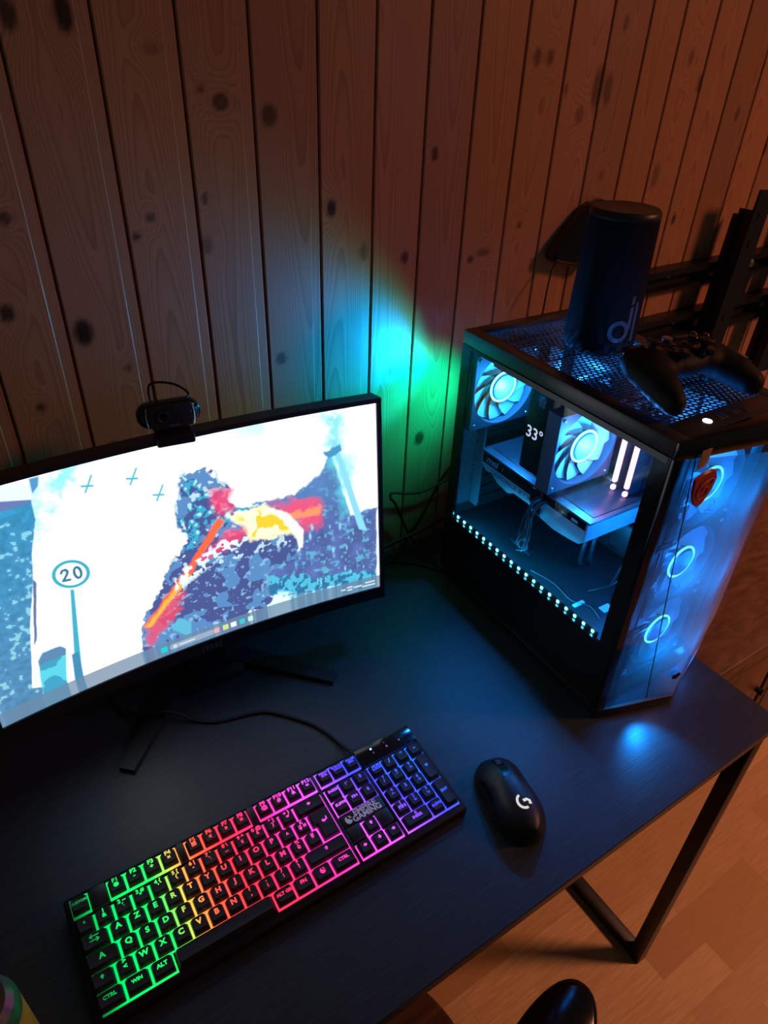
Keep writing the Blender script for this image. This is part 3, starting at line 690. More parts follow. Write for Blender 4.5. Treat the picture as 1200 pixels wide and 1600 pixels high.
for i, s in enumerate(list('AZERTYUIOP')+['\u00a8\n^', '\u00a3\n$ \u00a4']): k(s, 1.5+i, 1, sz=1 if len(s) == 1 else .8)
k('A', 0, 2, 1.75, nm='modifier_key', sz=1)
for i, s in enumerate(list('QSDFGHJKLM')+['%\n\u00f9', '\u00b5\n*']): k(s, 1.75+i, 2, sz=1 if len(s) == 1 else .8)
k('\u2191', 0, 3, 1.25, nm='modifier_key', sz=1)
for i, s in enumerate(['>\n<', 'W', 'X', 'C', 'V', 'B', 'N', '?\n,', '.\n;', '/\n:', '\u00a7\n!']): k(s, 1.25+i, 3, sz=1 if len(s) == 1 else .8)
k('\u2191', 12.25, 3, 2.75, nm='modifier_key', sz=1)
for s, u0, w, sz in (('CTRL', 0, 1.42, .62), ('WIN', 1.42, 1.33, .6), ('ALT', 2.75, 1.25, .72), ('ALT GR', 9.75, 1.22, .62), ('FN', 10.97, 1.22, .72), ('', 12.19, 1.25, 1), ('CTRL', 13.44, 1.56, .62)): k(s, u0, 4, w, nm='modifier_key', sz=sz)
k('', 4.05, 4, 5.65, nm='space_bar')
for i, s in enumerate(('INSER', '\u2196', '\u21de')): k(s, 15.25+i, 0, nm='navigation_key', sz=.62 if i == 0 else .9)
for i, s in enumerate(('SUPPR', 'FIN', '\u21df')): k(s, 15.25+i, 1, nm='navigation_key', sz=.62 if i < 2 else .9)
k('\u2191', 16.25, 3, nm='arrow_key')
for i, s in enumerate(('\u2190', '\u2193', '\u2192')): k(s, 15.25+i, 4, nm='arrow_key')
for i, s in enumerate(('NUM\nLOCK', '/', '*', '-')): k(s, 18.5+i, 0, sz=.55 if i == 0 else 1)
for j, row in enumerate((('7\n\u2196', '8\n\u2191', '9\n\u2197'), ('4\n\u2190', '5', '6\n\u2192'), ('1\nFIN', '2\n\u2193', '3\n\u2198'))):
    for i, s in enumerate(row): k(s, 18.5+i, 1+j, sz=.75)
k('+', 21.5, 1, 1, 2); k('ENT', 21.5, 3, 1, 2, 'enter_key', .6); k('0\nINSER', 18.5, 4, 2, sz=.6); k('.\nSUPPR', 20.5, 4, sz=.55)
caps = {}
def cap_mesh(w, h):
    if (w, h) not in caps:
        W2, H2 = w*U/2, h*U/2
        def rect(ix, it, ib, z, rad, n=4):
            x0, x1, y0, y1 = -W2+ix, W2-ix, -H2+ib, H2-it; o = []
            for cx, cy, a0 in ((x1-rad, y1-rad, 0), (x0+rad, y1-rad, 90), (x0+rad, y0+rad, 180), (x1-rad, y0+rad, 270)):
                for q in range(n+1): a = math.radians(a0+90*q/n); o.append((cx+rad*math.cos(a), cy+rad*math.sin(a), z))
            return o
        m = MB().loft([rect(.0012, .0012, .0012, .0012, .0010), rect(.0013, .0013, .0013, .0030, .0012), rect(.0029, .0020, .0036, .0086, .0021), rect(.0033, .0024, .0040, .0092, .0020), rect(.0048, .0040, .0056, .0090, .0016)])
        o = m.build('key', M['key_cap'], None, 30); caps[w, h] = o.data; bpy.data.objects.remove(o)
    return caps[w, h]
legs = {}
ARROW = {'\u2191': 0, '\u2190': PI/2, '\u2193': PI, '\u2192': -PI/2}
def arrow(leg):
    return MB().poly([(0, .0026, 0), (.0024, .0002, 0), (.0010, .0002, 0), (.0010, -.0018, 0), (-.0010, -.0018, 0), (-.0010, .0002, 0), (-.0024, .0002, 0)], T((0, .0018, .00925)) @ RZ(ARROW[leg]))
for nm, leg, u0, r0, w, h, sz in K_:
    o = bpy.data.objects.new(nm, cap_mesh(w, h)); COL.objects.link(o); o.parent = kb
    Mk = TK @ T((kx(u0+w/2), ky(r0+(h-1)/2)-.0012, 0)); o.matrix_local = Mk
    if leg:
        if (leg, sz) not in legs:
            q = (arrow(leg) if leg in ARROW else MB().text(leg, (.0078 if '\n' not in leg else .0080)*sz, T((0, .0016+(.0006 if '\n' in leg else 0), .00925)), .045 if max(map(ord, leg)) < 0x2000 else .018, sx=1.08)).build('legend', M['legend_light'], None, smooth=False)
            legs[leg, sz] = q.data; bpy.data.objects.remove(q)
        q = bpy.data.objects.new('legend', legs[leg, sz]); COL.objects.link(q); q.parent = o
    if nm == 'modifier_key' and leg == '' :
        hm = MB()          # round helmet-like emblem
        hm.prism([(.0034*math.cos(t)*(1 if i % 2 else .88), .0034*math.sin(t)) for i, t in enumerate(np.linspace(PI*.62, PI*1.9, 14))]+[(.0016, -.0006), (.0004, .0012), (-.0004, .0002)], .00915, .0094, M=T((0, .0012, 0)))
        hm.prism([(.0006, .0032), (.0024, .0022), (.0030, .0004), (.0018, .0008), (.0010, .0020)], .00915, .0094, M=T((0, .0012, 0)))
        hm.build('legend', M['legend_light'], o, smooth=False)
# ISO enter key: one reversed-L cap
P0 = [(13.5, .5), (15, .5), (15, 2.5), (13.75, 2.5), (13.75, 1.5), (13.5, 1.5)]
def ent(ins, z, dy=0): 
    s = [(1, -1), (-1, -1), (-1, 1), (1, 1), (1, 1), (1, 1)]
    return [(kx(a)+sx*ins, ky(b)+sy*ins*1.0+dy, z) for (a, b), (sx, sy) in zip(P0, s)]
e = MB().loft([ent(.0012, .0012), ent(.0013, .003), ent(.0028, .0086, -.0004), ent(.0033, .0092, -.0004)]).build('enter_key', M['key_cap'], kb, 30, M=TK)
MB().text('\u21b5', .0085, T((kx(14.35), ky(1.39), .0095)), .03).build('legend', M['legend_light'], e, M=TK, smooth=False)
# maker's name on the block under the navigation keys
lg = MB(); lg.text('EMPIRE', .0098, T((kx(16.98), ky(1.82), .0040)), .035, sx=1.02); lg.text('GAMING', .0098, T((kx(16.98), ky(2.19), .0040)), .035, sx=1.0)
lg.prism([(.0046*math.cos(t)*(1 if i % 2 else .9), .0052*math.sin(t)) for i, t in enumerate(np.linspace(PI*.60, PI*1.88, 16))]+[(.0020, -.0012), (.0006, .0016), (-.0008, .0004)], .0038, .0040, M=T((kx(15.72), ky(2.03), 0)))
lg.prism([(.0006, .0050), (.0036, .0034), (.0046, .0004), (.0026, .0010), (.0016, .0030)], .0038, .0040, M=T((kx(15.72), ky(2.03), 0)))
lg.build('brand_print', M['white_print'], kb, M=TK, smooth=False)
MB().cyl((.1425, .073, .010), (.1405, .090, .0078), .0042, .003, 14).build('cable_boot', M['rubber'], kb)
MB().tube([(.1405, .090, .0078), (.138, .104, .004), (.128, .140, .0028), (.112, .168, .0028), (.080, .205, .0028), (.060, .216, .0028), (.040, .221, .0028), (.010, .229, .0028), (-.015, .245, .004), (-.035, .262, .0145), (-.055, .275, .0150), (-.085, .300, .0060), (-.10, .335, .0028), (-.10, .41, .0028)], .0022, 8).build('cable', M['rubber'], kb)

# ------------------------------------------------------------------ mouse
ms = thing('mouse', 'black wireless mouse with a white logo lying right of the keyboard', 'computer mouse', (.1735, -.5085, ZD), math.radians(-13))
ML = .0600
def mw(s):      # half width along the length, s from -1 (rear) to 1 (front)
    return .0330*(1-abs(s)**3.0)**(1/2.2)*(1-.10*math.exp(-((s-.15)/.35)**2))+.0006
def mh(s):
    return .0385*(1-abs((s+.22)/1.225)**2.4)**.62+.001 if abs((s+.22)/1.225) < 1 else .001
def mtop(x, s): 
    w = mw(s); t = min(1, abs(x)/w); return .0022+(mh(s)-.001)*(1-t**2.6)**.62
rings = []
ss = np.concatenate([[-.999], np.linspace(-.985, .985, 45), [.999]])
for s in ss:
    w = mw(s); r_ = []
    for q in range(33):
        a = PI*q/32; x = w*math.cos(a); x = w*math.copysign(abs(math.cos(a))**.8, math.cos(a)); r_.append((x, ML*s, mtop(x*.9999, s)))
    r_ += [(-w*.93, ML*s, .0008), (w*.93, ML*s, .0008)]
    rings.append(r_)
MB().loft(rings).build('shell', M['black_plastic'], ms, 60)
def mline(pts, w_, up=.00025):
    m = MB(); V = []; 
    for i, (x, y) in enumerate(pts):
        a = pts[max(i-1, 0)]; b = pts[min(i+1, len(pts)-1)]; d = Vector((b[0]-a[0], b[1]-a[1])).normalized(); n = Vector((-d.y, d.x))*w_/2
        for sg in (1, -1):
            px, py = x+n.x*sg, y+n.y*sg; V.append((px, py, mtop(px, py/ML)+up))
    return m.raw(V, [(2*i, 2*i+1, 2*i+3, 2*i+2) for i in range(len(pts)-1)])
mline([(0.0005, y) for y in np.linspace(.012, .055, 24)], .0100, .0003).build('centre_strip', M['gloss_black'], ms)
mline([(-.006-.018*t, .012-.006*t) for t in np.linspace(0, 1, 14)], .0006).build('button_seam', M['gloss_black'], ms)
mline([(.007+.018*t, .012-.006*t) for t in np.linspace(0, 1, 14)], .0006).build('button_seam', M['gloss_black'], ms)
MB().cyl((-.0035, .036, .0215), (.0035, .036, .0215), .0112, .0112, 28).build('scroll_wheel', M['rubber'], ms)
MB().box(-.003, .003, .0165, .0225, .0325, .0368, bev=.001).build('mode_button', M['gloss_black'], ms)
G1 = [(.0085*math.cos(t)*.9, -.026+.0085*math.sin(t)) for t in np.linspace(math.radians(105), math.radians(285), 16)]
g = mline(G1, .0030, .0004); g2 = mline([(-.0005, -.0255), (.0045, -.0250), (.0072, -.0272), (.0066, -.0315)], .0036, .0004); g._merge(g2.bm)
g.build('logo', M['logo_light'], ms, smooth=False)
mline([(-.0285+.002*math.sin(t*3), -.005+.038*t) for t in np.linspace(0, 1, 14)], .0022, .0006).build('side_button', M['gloss_black'], ms)

# ------------------------------------------------------------------ cables between monitor and computer
def cable(pts, r, label): props(MB().tube(pts, r, 8, 8).build('cable', M['rubber']), label, 'cable', 'cables behind the desk')
cable([(.12, -.035, .757), (.20, -.034, .772), (.283, -.030, .785), (.324, -.030, .790), (.354, -.030, .792), (.391, -.030, .798), (.437, -.030, .805), (.47, -.035, .83)], .0038, 'thick black cable rising along the wall foot from monitor to computer')
cable([(.47, -.030, .90), (.440, -.020, .882), (.419, -.018, .875), (.383, -.016, .868), (.349, -.016, .875), (.318, -.017, .887), (.314, -.018, .878), (.326, -.018, .860), (.358, -.016, .787), (.372, -.05, .756), (.376, -.091, .7535), (.384, -.108, .7535)], .0024, 'thin black cable looping high on the wall then down to the desk')
cable([(.47, -.022, .92), (.445, -.010, .894), (.425, -.009, .867), (.390, -.010, .805), (.361, -.013, .779), (.345, -.02, .757), (.30, -.035, .7535), (.20, -.045, .7535)], .0022, 'thin black cable slanting down the wall to the left')
cable([(.16, -.012, .7525), (.284, -.020, .7525), (.318, -.042, .7525), (.347, -.066, .7525), (.373, -.102, .7525), (.385, -.110, .7525)], .0020, 'thin black cable lying flat on the desk beside the computer')
# ------------------------------------------------------------------ computer tower
CX, CY, CR = .3626, -.4704, -.0251
W, D, H = .215, .3731, .4445
pc = thing('computer_tower', 'black glass-sided computer tower lit cyan inside on the right of the desk', 'computer', (CX, CY, ZD), CR)
for x in (.012, W-.047):
    for y in (.03, D-.065): MB().box(x, x+.035, y, y+.035, 0, .0125, bev=.003).build('foot', M['rubber'], pc)
MB().box(.0005, W-.0005, .006, D-.001, .0126, .0200, bev=.001).build('bottom_panel', M['case_steel'], pc)
MB().box(.0062, W-.0030, .030, D-.0030, .0205, .1180, bev=.001).build('power_supply_shroud', M['case_steel'], pc)
MB().box(W-.0018, W, .004, D, .0205, H-.0205, bev=.0006).build('right_panel', M['case_steel'], pc)
# rear wall with a round opening for the fan and a perforated strip beside the slots
rp = MB(); fx, fz, fr = .066, .352, .058
ring = []
nR = 48
hole = [(fx+fr*math.cos(2*PI*i/nR), fz+fr*math.sin(2*PI*i/nR)) for i in range(nR)]
def onrect(a, x0, x1, z0, z1):
    c, s = math.cos(a), math.sin(a); t = min(((x1-fx)/c if c > 1e-9 else (x0-fx)/c if c < -1e-9 else 9), ((z1-fz)/s if s > 1e-9 else (z0-fz)/s if s < -1e-9 else 9)); return (fx+c*t, fz+s*t)
outer = [onrect(2*PI*i/nR, .0005, W-.003, .288, H-.0205) for i in range(nR)]
rp.raw([(x, D-.002, z) for x, z in hole]+[(x, D-.002, z) for x, z in outer], [(i, (i+1) % nR, nR+(i+1) % nR, nR+i) for i in range(nR)])
rp.box(.0005, W-.003, D-.0025, D-.001, .0205, .288)
rp.box(.0005, .0020, D-.012, D-.0026, .132, H-.0205)
for i in range(7): rp.box(.055, .165, D-.006, D-.0026, .138+i*.0205, .140+i*.0205)
rp.build('rear_panel', M['case_steel'], pc)
MB().hexmesh(.008, .046, .142, .284, .0052, .0021, .0012, M=T((0, D-.0045, 0)) @ RX(PI/2)).build('rear_vent', M['lightened_grey'], pc)
MB().box(.048, .0495, D-.020, D-.0027, .135, .288).box(.0545, .0555, D-.016, D-.0027, .135, .288).build('slot_bracket', M['lightened_grey'], pc)
# front frame behind the fans' sides
MB().box(.0005, .034, .0008, .0045, .0205, H-.0205).box(.181, W-.002, .0008, .0045, .0205, H-.0205).box(.0342, .1808, .0008, .0045, .0205, .052).build('front_frame', M['case_steel'], pc)
# top: a raised rim around a recessed hexagonal dust mesh
tp = MB()
tp.box(0, .022, 0, D, H-.0200, H, bev=.0012); tp.box(W-.022, W, 0, D, H-.0200, H, bev=.0012)
tp.box(.0222, W-.0222, 0, .034, H-.0200, H, bev=.0012); tp.box(.0222, W-.0222, D-.022, D, H-.0200, H, bev=.0012)
top = tp.build('top_frame', M['case_steel'], pc)
MB().hexmesh(.0245, W-.0245, .038, D-.0265, .0086, .0038, .0010, M=T((0, 0, H-.0042))).build('top_mesh', M['case_steel'], pc, smooth=False)
tb = MB()
for y in (.10, .17, .24, .31): tb.box(.0225, W-.0225, y-.0015, y+.0015, H-.0085, H-.0060)
tb.build('mesh_rib', M['case_steel'], pc)
MB().lathe([(.0052, 0), (.0052, .0008), (.0035, .0014)], 24, T((.071, .0165, H))).build('power_button', M['led_white'], top)
for x in (.094, .101): MB().box(x-.0022, x+.0022, .0120, .0215, H+.0001, H+.0006, bev=.0003).build('audio_jack', M['steel'], top)
for x in (.122, .142): MB().box(x-.0068, x+.0068, .0135, .0200, H+.0001, H+.0005).build('usb_port', M['grey_metal'], top)
# left side: glass pane in a dark printed border
MB().box(.0004, .0044, .0222, .3525, .1275, .4190).build('side_glass', M['side_glass'], pc, smooth=False)
MB().box(0, .0046, .3527, D-.0005, .0205, H-.0205).box(0, .0046, 0.0008, .0220, .1275, H-.0205).box(0, .0046, .0222, .3525, .4192, H-.0205).box(0, .0046, .0008, .3525, .0205, .1273).build('side_panel_border', M['gloss_black'], pc)
MB().box(-.0008, -.0001, .004, .300, H-.0285, H-.0208).build('panel_trim', M['lightened_grey'], pc)  # pale colour stands in for the monitor's light reflected along this edge
# ---- folded tinted front pane with its vents, plinth and trim
Lb, Lt = (0, -.0050, .0215), (0, -.0050, .4235)
Cb, Ct = (.0770, -.0255, .0215), (.0230, -.0125, .4235)
Nb, Tn = (.1180, -.0375, .0180), (.1300, -.0310, .4130)
Rb, Rt = (.2330, -.0020, .1080), (.2330, -.0020, .3700)
fg = MB(); fg.raw([Lb, Cb, Ct, Lt], [(0, 1, 2), (0, 2, 3)]); fg.build('front_glass_left', M['front_glass'], pc, smooth=False)
def grid4(a, b, c, d, n=12):
    a, b, c, d = map(Vector, (a, b, c, d)); V = []; F = []
    for i in range(n+1):
        for j in range(n+1):
            s, t = i/n, j/n; V.append(tuple((a*(1-s)+b*s)*(1-t)+(d*(1-s)+c*s)*t))
    for i in range(n):
        for j in range(n): q = i*(n+1)+j; F.append((q, q+n+1, q+n+2, q+1))
    return V, F
fr = MB(); fr.raw([Cb, Nb, Tn, Ct], [(0, 1, 2, 3)]); fr.raw([Nb, Rb, Rt, Tn], [(0, 1, 2, 3)]); bmesh.ops.remove_doubles(fr.bm, verts=fr.bm.verts, dist=1e-5)
fr.build('front_glass_right', M['front_glass'], pc, ang=60)
MB().tube([Cb, Ct], .0007, 6, 0).build('glass_seam', M['black_plastic'], pc)
MB().prism([(0, .0005), (0, -.0045), (.037, -.0170), (.118, -.0400), (.206, -.0010), (.206, .0005)], .0005, .0172, bev=.001).build('front_plinth', M['black_plastic'], pc)
MB().prism([(0, -.0002), (0, -.0052), (.023, -.0128), (.130, -.0310), (.2150, -.0020), (.2150, -.0002)], .4240, H, bev=.0008).build('front_top_trim', M['gloss_black'], pc)
def vent(a, b, c, name):
    m = MB(); a, b, c = Vector(a), Vector(b), Vector(c); n = 22
    for i in range(n):
        t0, t1 = i/n, (i+.55)/n
        m.poly([a.lerp(b, t0), a.lerp(b, t1), a.lerp(c, t1), a.lerp(c, t0)] if i else [a, a.lerp(b, t1), a.lerp(c, t1)])
    return m.build(name, M['vent_slat'], pc, smooth=False)
M['vent_slat'] = blade_mat(); M['vent_slat'].name = 'vent_slat'
vent((.1190, -.0376, .0176), (.2215, -.0015, .0176), (.2245, -.0018, .0600), 'front_vent'); vent((.1310, -.0312, .4130), (.2300, -.0020, .3760), (.2200, -.0020, .4225), 'front_vent')
MB().box(.2145, .2178, .0006, .0040, .0190, .4235).build('front_edge_post', M['black_plastic'], pc)
MB().prism([(0, -.0002), (0, -.0050), (.0125, -.0078), (.0125, -.0002)], .0180, .4235, bev=.0005).build('front_edge_post', M['gloss_black'], pc)
for x in (.0330, .0375):      # added chrome rods standing in for reflections of the fan frames in the pane
    rl = MB()
    for z0, z1 in ((.030, .075), (.084, .135), (.180, .230), (.240, .290), (.306, .345), (.355, .390)): rl.cyl((x, -.0055, z0), (x, -.0055, z1), .0011, .0011, 10)
    rl.build('reflection_rod', M['chrome'], pc)
for z in (.158, .296, .349): MB().box(.014, .052, -.0078, -.0030, z-.004, z+.004, bev=.001).build('fan_gap_bar', M['gloss_black'], pc)  # dark bars put in for the dark gaps between the fans
MB().prism([(-.006, -.004), (.001, -.006), (.007, .001), (.004, .007), (-.001, .004), (-.007, .003)], 0, .0006, M=T((.1120, -.0368, .058)) @ RZ(math.radians(-14)) @ RX(PI/2)).build('front_mark', M['gloss_black'], pc)
# badge with a curling emblem, and a small foil sticker above it
def onleft(x, z, up=.0008):    # point on the left front pane
    e = Vector(Cb).lerp(Vector(Ct), (z-.0215)/.402); yl = -.0050; t = x/e.x
    return (x, yl+(e.y-yl)*t-up-.0010, z)
bd = [(.0185, .404), (.030, .4085), (.044, .4100), (.0560, .4060), (.0610, .3960), (.0580, .3800), (.0500, .3660), (.0420, .3590), (.0300, .3680), (.0215, .3850)]
def front_plate(pts, y, th): return MB().prism(pts, -th, 0, M=Matrix(((1, 0, 0, 0), (0, 0, 1, y), (0, 1, 0, 0), (0, 0, 0, 1))))
badge = MB(); badge.loft([[(x, -.0205, z) for x, z in bd], [(.0405+(x-.0405)*.90, -.0228, .386+(z-.386)*.9) for x, z in bd]])
badge = badge.build('badge', M['red_enamel'], pc)
MB().tube([(.046, -.0232, .398), (.034, -.0233, .394), (.029, -.0233, .384), (.036, -.0233, .374), (.046, -.0233, .377), (.047, -.0233, .386), (.040, -.0233, .388), (.037, -.0233, .383)], lambda t: .0010*(1.2-t*.6), 6).tube([(.046, -.0232, .398), (.053, -.0233, .396), (.050, -.0233, .390)], .0008, 6).tube([(.031, -.0232, .397), (.033, -.0233, .390)], .0008, 6).build('emblem', M['red_line'], badge)
MB().box(.0235, .0400, -.0176, -.0168, .4120, .4360, bev=.0003).build('sticker', M['gold_foil'], pc)

# ---- fans
def fan(cx, cy, cz, front, hubmat, ringmat, tilt_b=1):
    """120 mm fan facing -Y (front=-1) or +Y; frame plus blades, light ring and hub"""
    s = .0595; th = .0125
    m = MB(); n = 48; A = []
    for yy, rr in ((-th, .0575), (th, .0575)):
        ci = [(rr*math.cos(2*PI*i/n), yy, rr*math.sin(2*PI*i/n)) for i in range(n)]
        ou = []
        for i in range(n):
            a = 2*PI*i/n; c, q = math.cos(a), math.sin(a); t = s/max(abs(c), abs(q)); ou.append((c*t, yy, q*t))
        A.append((ci, ou))
    V = A[0][0]+A[0][1]+A[1][0]+A[1][1]; F = []
    for i in range(n):
        j = (i+1) % n; F += [(i, j, n+j, n+i), (2*n+i, 2*n+j, 3*n+j, 3*n+i), (i, j, 2*n+j, 2*n+i), (n+i, n+j, 3*n+j, 3*n+i)]
    m.raw(V, F); MM = T((cx, cy, cz))
    f = m.build('case_fan', M['fan_frame'], pc, M=MM)
    b = MB(); nb = 11
    for k in range(nb):
        V = []; F = []; nr, na = 6, 6
        for i in range(nr+1):
            r_ = .0215+(.0555-.0215)*i/nr
            for j in range(na+1):
                a = 2*PI*k/nb+(j/na)*(2*PI/nb*1.04)+i*.075; V.append((r_*math.cos(a), (-.0035+.007*j/na)*tilt_b, r_*math.sin(a)))
        for i in range(nr):
            for j in range(na): q = i*(na+1)+j; F.append((q, q+1, q+na+2, q+na+1))
        b.raw(V, F)
    b.build('blades', M['fan_blade'], f, M=MM)
    MB().lathe([(.0205, 0), (.0215, .002), (.0215, .018), (.019, .0205), (.004, .0208)], 36, MM @ T((0, -front*.0095, 0)) @ (RX(PI/2) if front < 0 else RX(-PI/2))).build('hub', hubmat, f)
    MB().torus(.0232, .0016, 40, 8, MM @ T((0, front*.0085, 0)) @ RX(PI/2)).build('light_ring', ringmat, f)
    for sx in (-1, 1):
        for sz in (-1, 1): MB().cyl((cx+sx*.0525, cy+front*.0127, cz+sz*.0525), (cx+sx*.0525, cy+front*.0140, cz+sz*.0525), .0028, .0022, 10).build('screw', M['steel'], f)
    return f
fan(.066, D-.0175, .352, -1, M['fan_hub'], M['ring_cyan'])
for z in (.112, .233, .354): fan(.1075, .0185, z, -1, M['fan_hub'], M['ring_cyan'])

# ---- motherboard with its heat sinks and slots
mb = MB().box(.1740, .1760, .096, .348, .128, .420).build('motherboard', M['board'], pc)
MB().box(.1785, .1800, .046, .360, .1185, H-.0215).build('board_tray', M['case_steel'], pc)
for q in ((.150, .1738, .318, .346, .255, .405), (.158, .1738, .215, .300, .392, .412), (.164, .1738, .105, .165, .140, .190)): MB().box(*q, bev=.003).build('heat_sink', M['grey_metal'], mb)
sl = MB()
for z in (.150, .173, .196): sl.box(.164, .1738, .195, .300, z, z+.006)
for y in (.1400, .1512, .1625, .174): sl.box(.166, .1738, y-.0025, y+.0025, .232, .372)
for k_ in range(40): 
    y, z = rng.uniform(.10, .30), rng.uniform(.13, .41); sl.box(.1700, .1738, y, y+rng.uniform(.002, .007), z, z+rng.uniform(.002, .006))
sl.build('slots_and_chips', M['black_plastic'], mb)
for y in (.1400, .1625):
    rm = MB().box(.140, .1655, y-.0022, y+.0022, .250, .375, bev=.0008).build('memory_stick', M['board'], pc)
    MB().box(.1335, .1400, y-.0030, y+.0030, .264, .376, bev=.0012).box(.1335, .1400, y-.0030, y+.0030, .251, .258, bev=.0012).build('light_bar', M['ram_light'], rm)
# ---- tower cooler with a temperature display on its end cover
ck = MB(); ck.box(.150, .1735, .215, .255, .300, .350)
for i in range(22): ck.box(.050+i*.0046, .0508+i*.0046, .206, .262, .268, .388)
cool = ck.build('processor_cooler', M['steel'], pc)
MB().box(.0415, .0490, .2035, .2645, .264, .392, bev=.0025).build('cover', M['gloss_black'], cool)
TX = lambda x, y, z: T((x, y, z)) @ Matrix(((0, 0, -1, 0), (-1, 0, 0, 0), (0, 1, 0, 0), (0, 0, 0, 1)))
MB().text('33\u00b0', .0250, TX(.0412, .2430, .326), .012).build('temperature_display', M['digit'], cool, smooth=False)
lw = MB()
for a in (-1, 1):
    for b in (-1, 1): lw.box(.0410, .0414, .238+a*.0032-.0028, .238+a*.0032+.0028, .3765+b*.0032-.0028, .3765+b*.0032+.0028)
lw.build('cover_mark', M['grey_print'], cool, smooth=False)
MB().box(.0420, .0470, .1992, .2020, .275, .335).build('cover_edge', M['grey_metal'], cool)
fan(.0780, .1905, .328, -1, M['fan_hub'], M['ring_cyan'])
# ---- graphics card lying across the tower
gp = MB()
gp.prism([(.346, .2390), (.346, .2170), (.330, .2075), (.318, .2095), (.300, .2000), (.275, .1960), (.262, .2035), (.232, .2040), (.215, .2040), (.200, .1960), (.170, .1930), (.140, .1960), (.122, .1990), (.112, .2080), (.112, .2390)], .0470, .1725, bev=.0015, seg=2,
         M=Matrix(((0, 0, 1, 0), (1, 0, 0, 0), (0, 1, 0, 0), (0, 0, 0, 1))))
gpu = gp.build('graphics_card', M['light_shroud'], pc); gpu.location = (0, .008, .005)
MB().box(.0462, .0468, .222, .341, .2215, .2392).box(.0462, .0468, .115, .215, .2265, .2392).box(.044, .0460, .200, .225, .200, .2392, bev=.001).build('side_band', M['gloss_black'], gpu)
MB().box(.0455, .1735, .108, .347, .2396, .2430, bev=.0008).build('back_plate', M['grey_metal'], gpu)
MB().box(.060, .168, .116, .200, .2432, .2442, bev=.0004).box(.060, .168, .216, .338, .2432, .2442, bev=.0004).build('back_plate_inlay', M['case_steel'], gpu)
MB().text('msi', .0165, TX(.0459, .318, .2305), .03, shear=.2, sx=1.2).text('/', .010, TX(.0459, .292, .2305), .02).build('side_print', M['grey_print_light'] if 'grey_print_light' in M else M['white_print'], gpu, smooth=False)
MB().text('GEFORCE RTX', .0115, TX(.0467, .272, .2135), .012, sx=1.25).build('side_print', M['grey_print'], gpu, smooth=False)
MB().text('GEFORCE', .0105, T((.156, .185, .24435)) @ RZ(-PI/2), .01, sx=1.3).build('back_print', M['white_print'], gpu, smooth=False)
for y in (.13, .15): MB().box(.0462, .0467, y, y+.012, .229, .2335).build('side_mark', M['white_print'], gpu)
# ---- cables hanging inside
for i, pts in enumerate((
        [(.052, .215, .236), (.034, .215, .232), (.024, .217, .200), (.026, .222, .165), (.036, .236, .140), (.052, .262, .124)],
        [(.052, .211, .236), (.032, .211, .230), (.020, .214, .195), (.024, .220, .160), (.040, .232, .136), (.060, .250, .124)],
        [(.052, .207, .236), (.036, .207, .226), (.028, .210, .190), (.032, .214, .160), (.046, .225, .134), (.068, .240, .124)],
        [(.052, .203, .236), (.030, .203, .226), (.022, .206, .188), (.030, .212, .155), (.050, .220, .131), (.075, .230, .124)],
        [(.090, .150, .192), (.088, .150, .160), (.095, .155, .135), (.110, .160, .122)], [(.104, .146, .192), (.103, .146, .158), (.112, .150, .134), (.126, .154, .122)],
        [(.165, .100, .190), (.150, .080, .185), (.140, .072, .160), (.150, .070, .130), (.160, .070, .120)], [(.165, .104, .215), (.140, .085, .210), (.125, .070, .180), (.130, .064, .140), (.140, .062, .120)],
        [(.160, .098, .165), (.135, .090, .160), (.110, .086, .150), (.085, .090, .140), (.070, .110, .122)])):
    MB().tube(pts, .0018 if i < 4 else .0032 if i < 8 else .0012, 8).build('power_cable', M['power_wire'] if 'power_wire' in M else M['gloss_black'], pc)
for i in range(9):
    a_ = rng.uniform(-1, 1, 6)*.006
    MB().tube([(.060+a_[0], .204+a_[1], .236), (.030+a_[2], .206+a_[1], .228+a_[3]), (.018+a_[4]*.5, .205+a_[5]*2, .190), (.020+a_[2]*.6, .206+a_[3]*2, .160), (.032+a_[0], .216+a_[4]*2, .138), (.056+a_[1], .232+a_[5]*2, .1225)], .0008, 6).build('thin_wire', M['grey_metal'], pc)
for pts in ([(.150, .070, .200), (.120, .058, .195), (.095, .060, .165), (.090, .075, .135), (.105, .090, .121)], [(.160, .060, .170), (.125, .052, .175), (.100, .050, .150), (.110, .058, .124)], [(.165, .112, .180), (.140, .100, .178), (.118, .098, .160), (.112, .104, .1215)]):
    MB().tube(pts, .0022, 8).build('power_cable', M['power_wire'], pc)
MB().tube([(.030, .190, .1200), (.040, .150, .1195), (.036, .110, .1195), (.050, .085, .1200), (.044, .060, .1195)], .0010, 6).build('loose_wire', M['grey_metal'], pc)
MB().box(.030, .050, .095, .101, .1185, .1205).build('wire_tag', M['white_print'], pc); MB().box(.060, .078, .066, .078, .1185, .1198).build('wire_tag', M['white_print'], pc)
# ---- strip of small lights along the lower edge of the pane
stp = MB().box(.0066, .0078, .032, .3515, .1250, .1350).build('light_strip', M['board'], pc)
for i in range(19):
    y = .0405+i*.01695
    MB().box(.0054, .0065, y-.0019, y+.0019, .1292, .1330).build('strip_led', M['led_cyan'], stp)

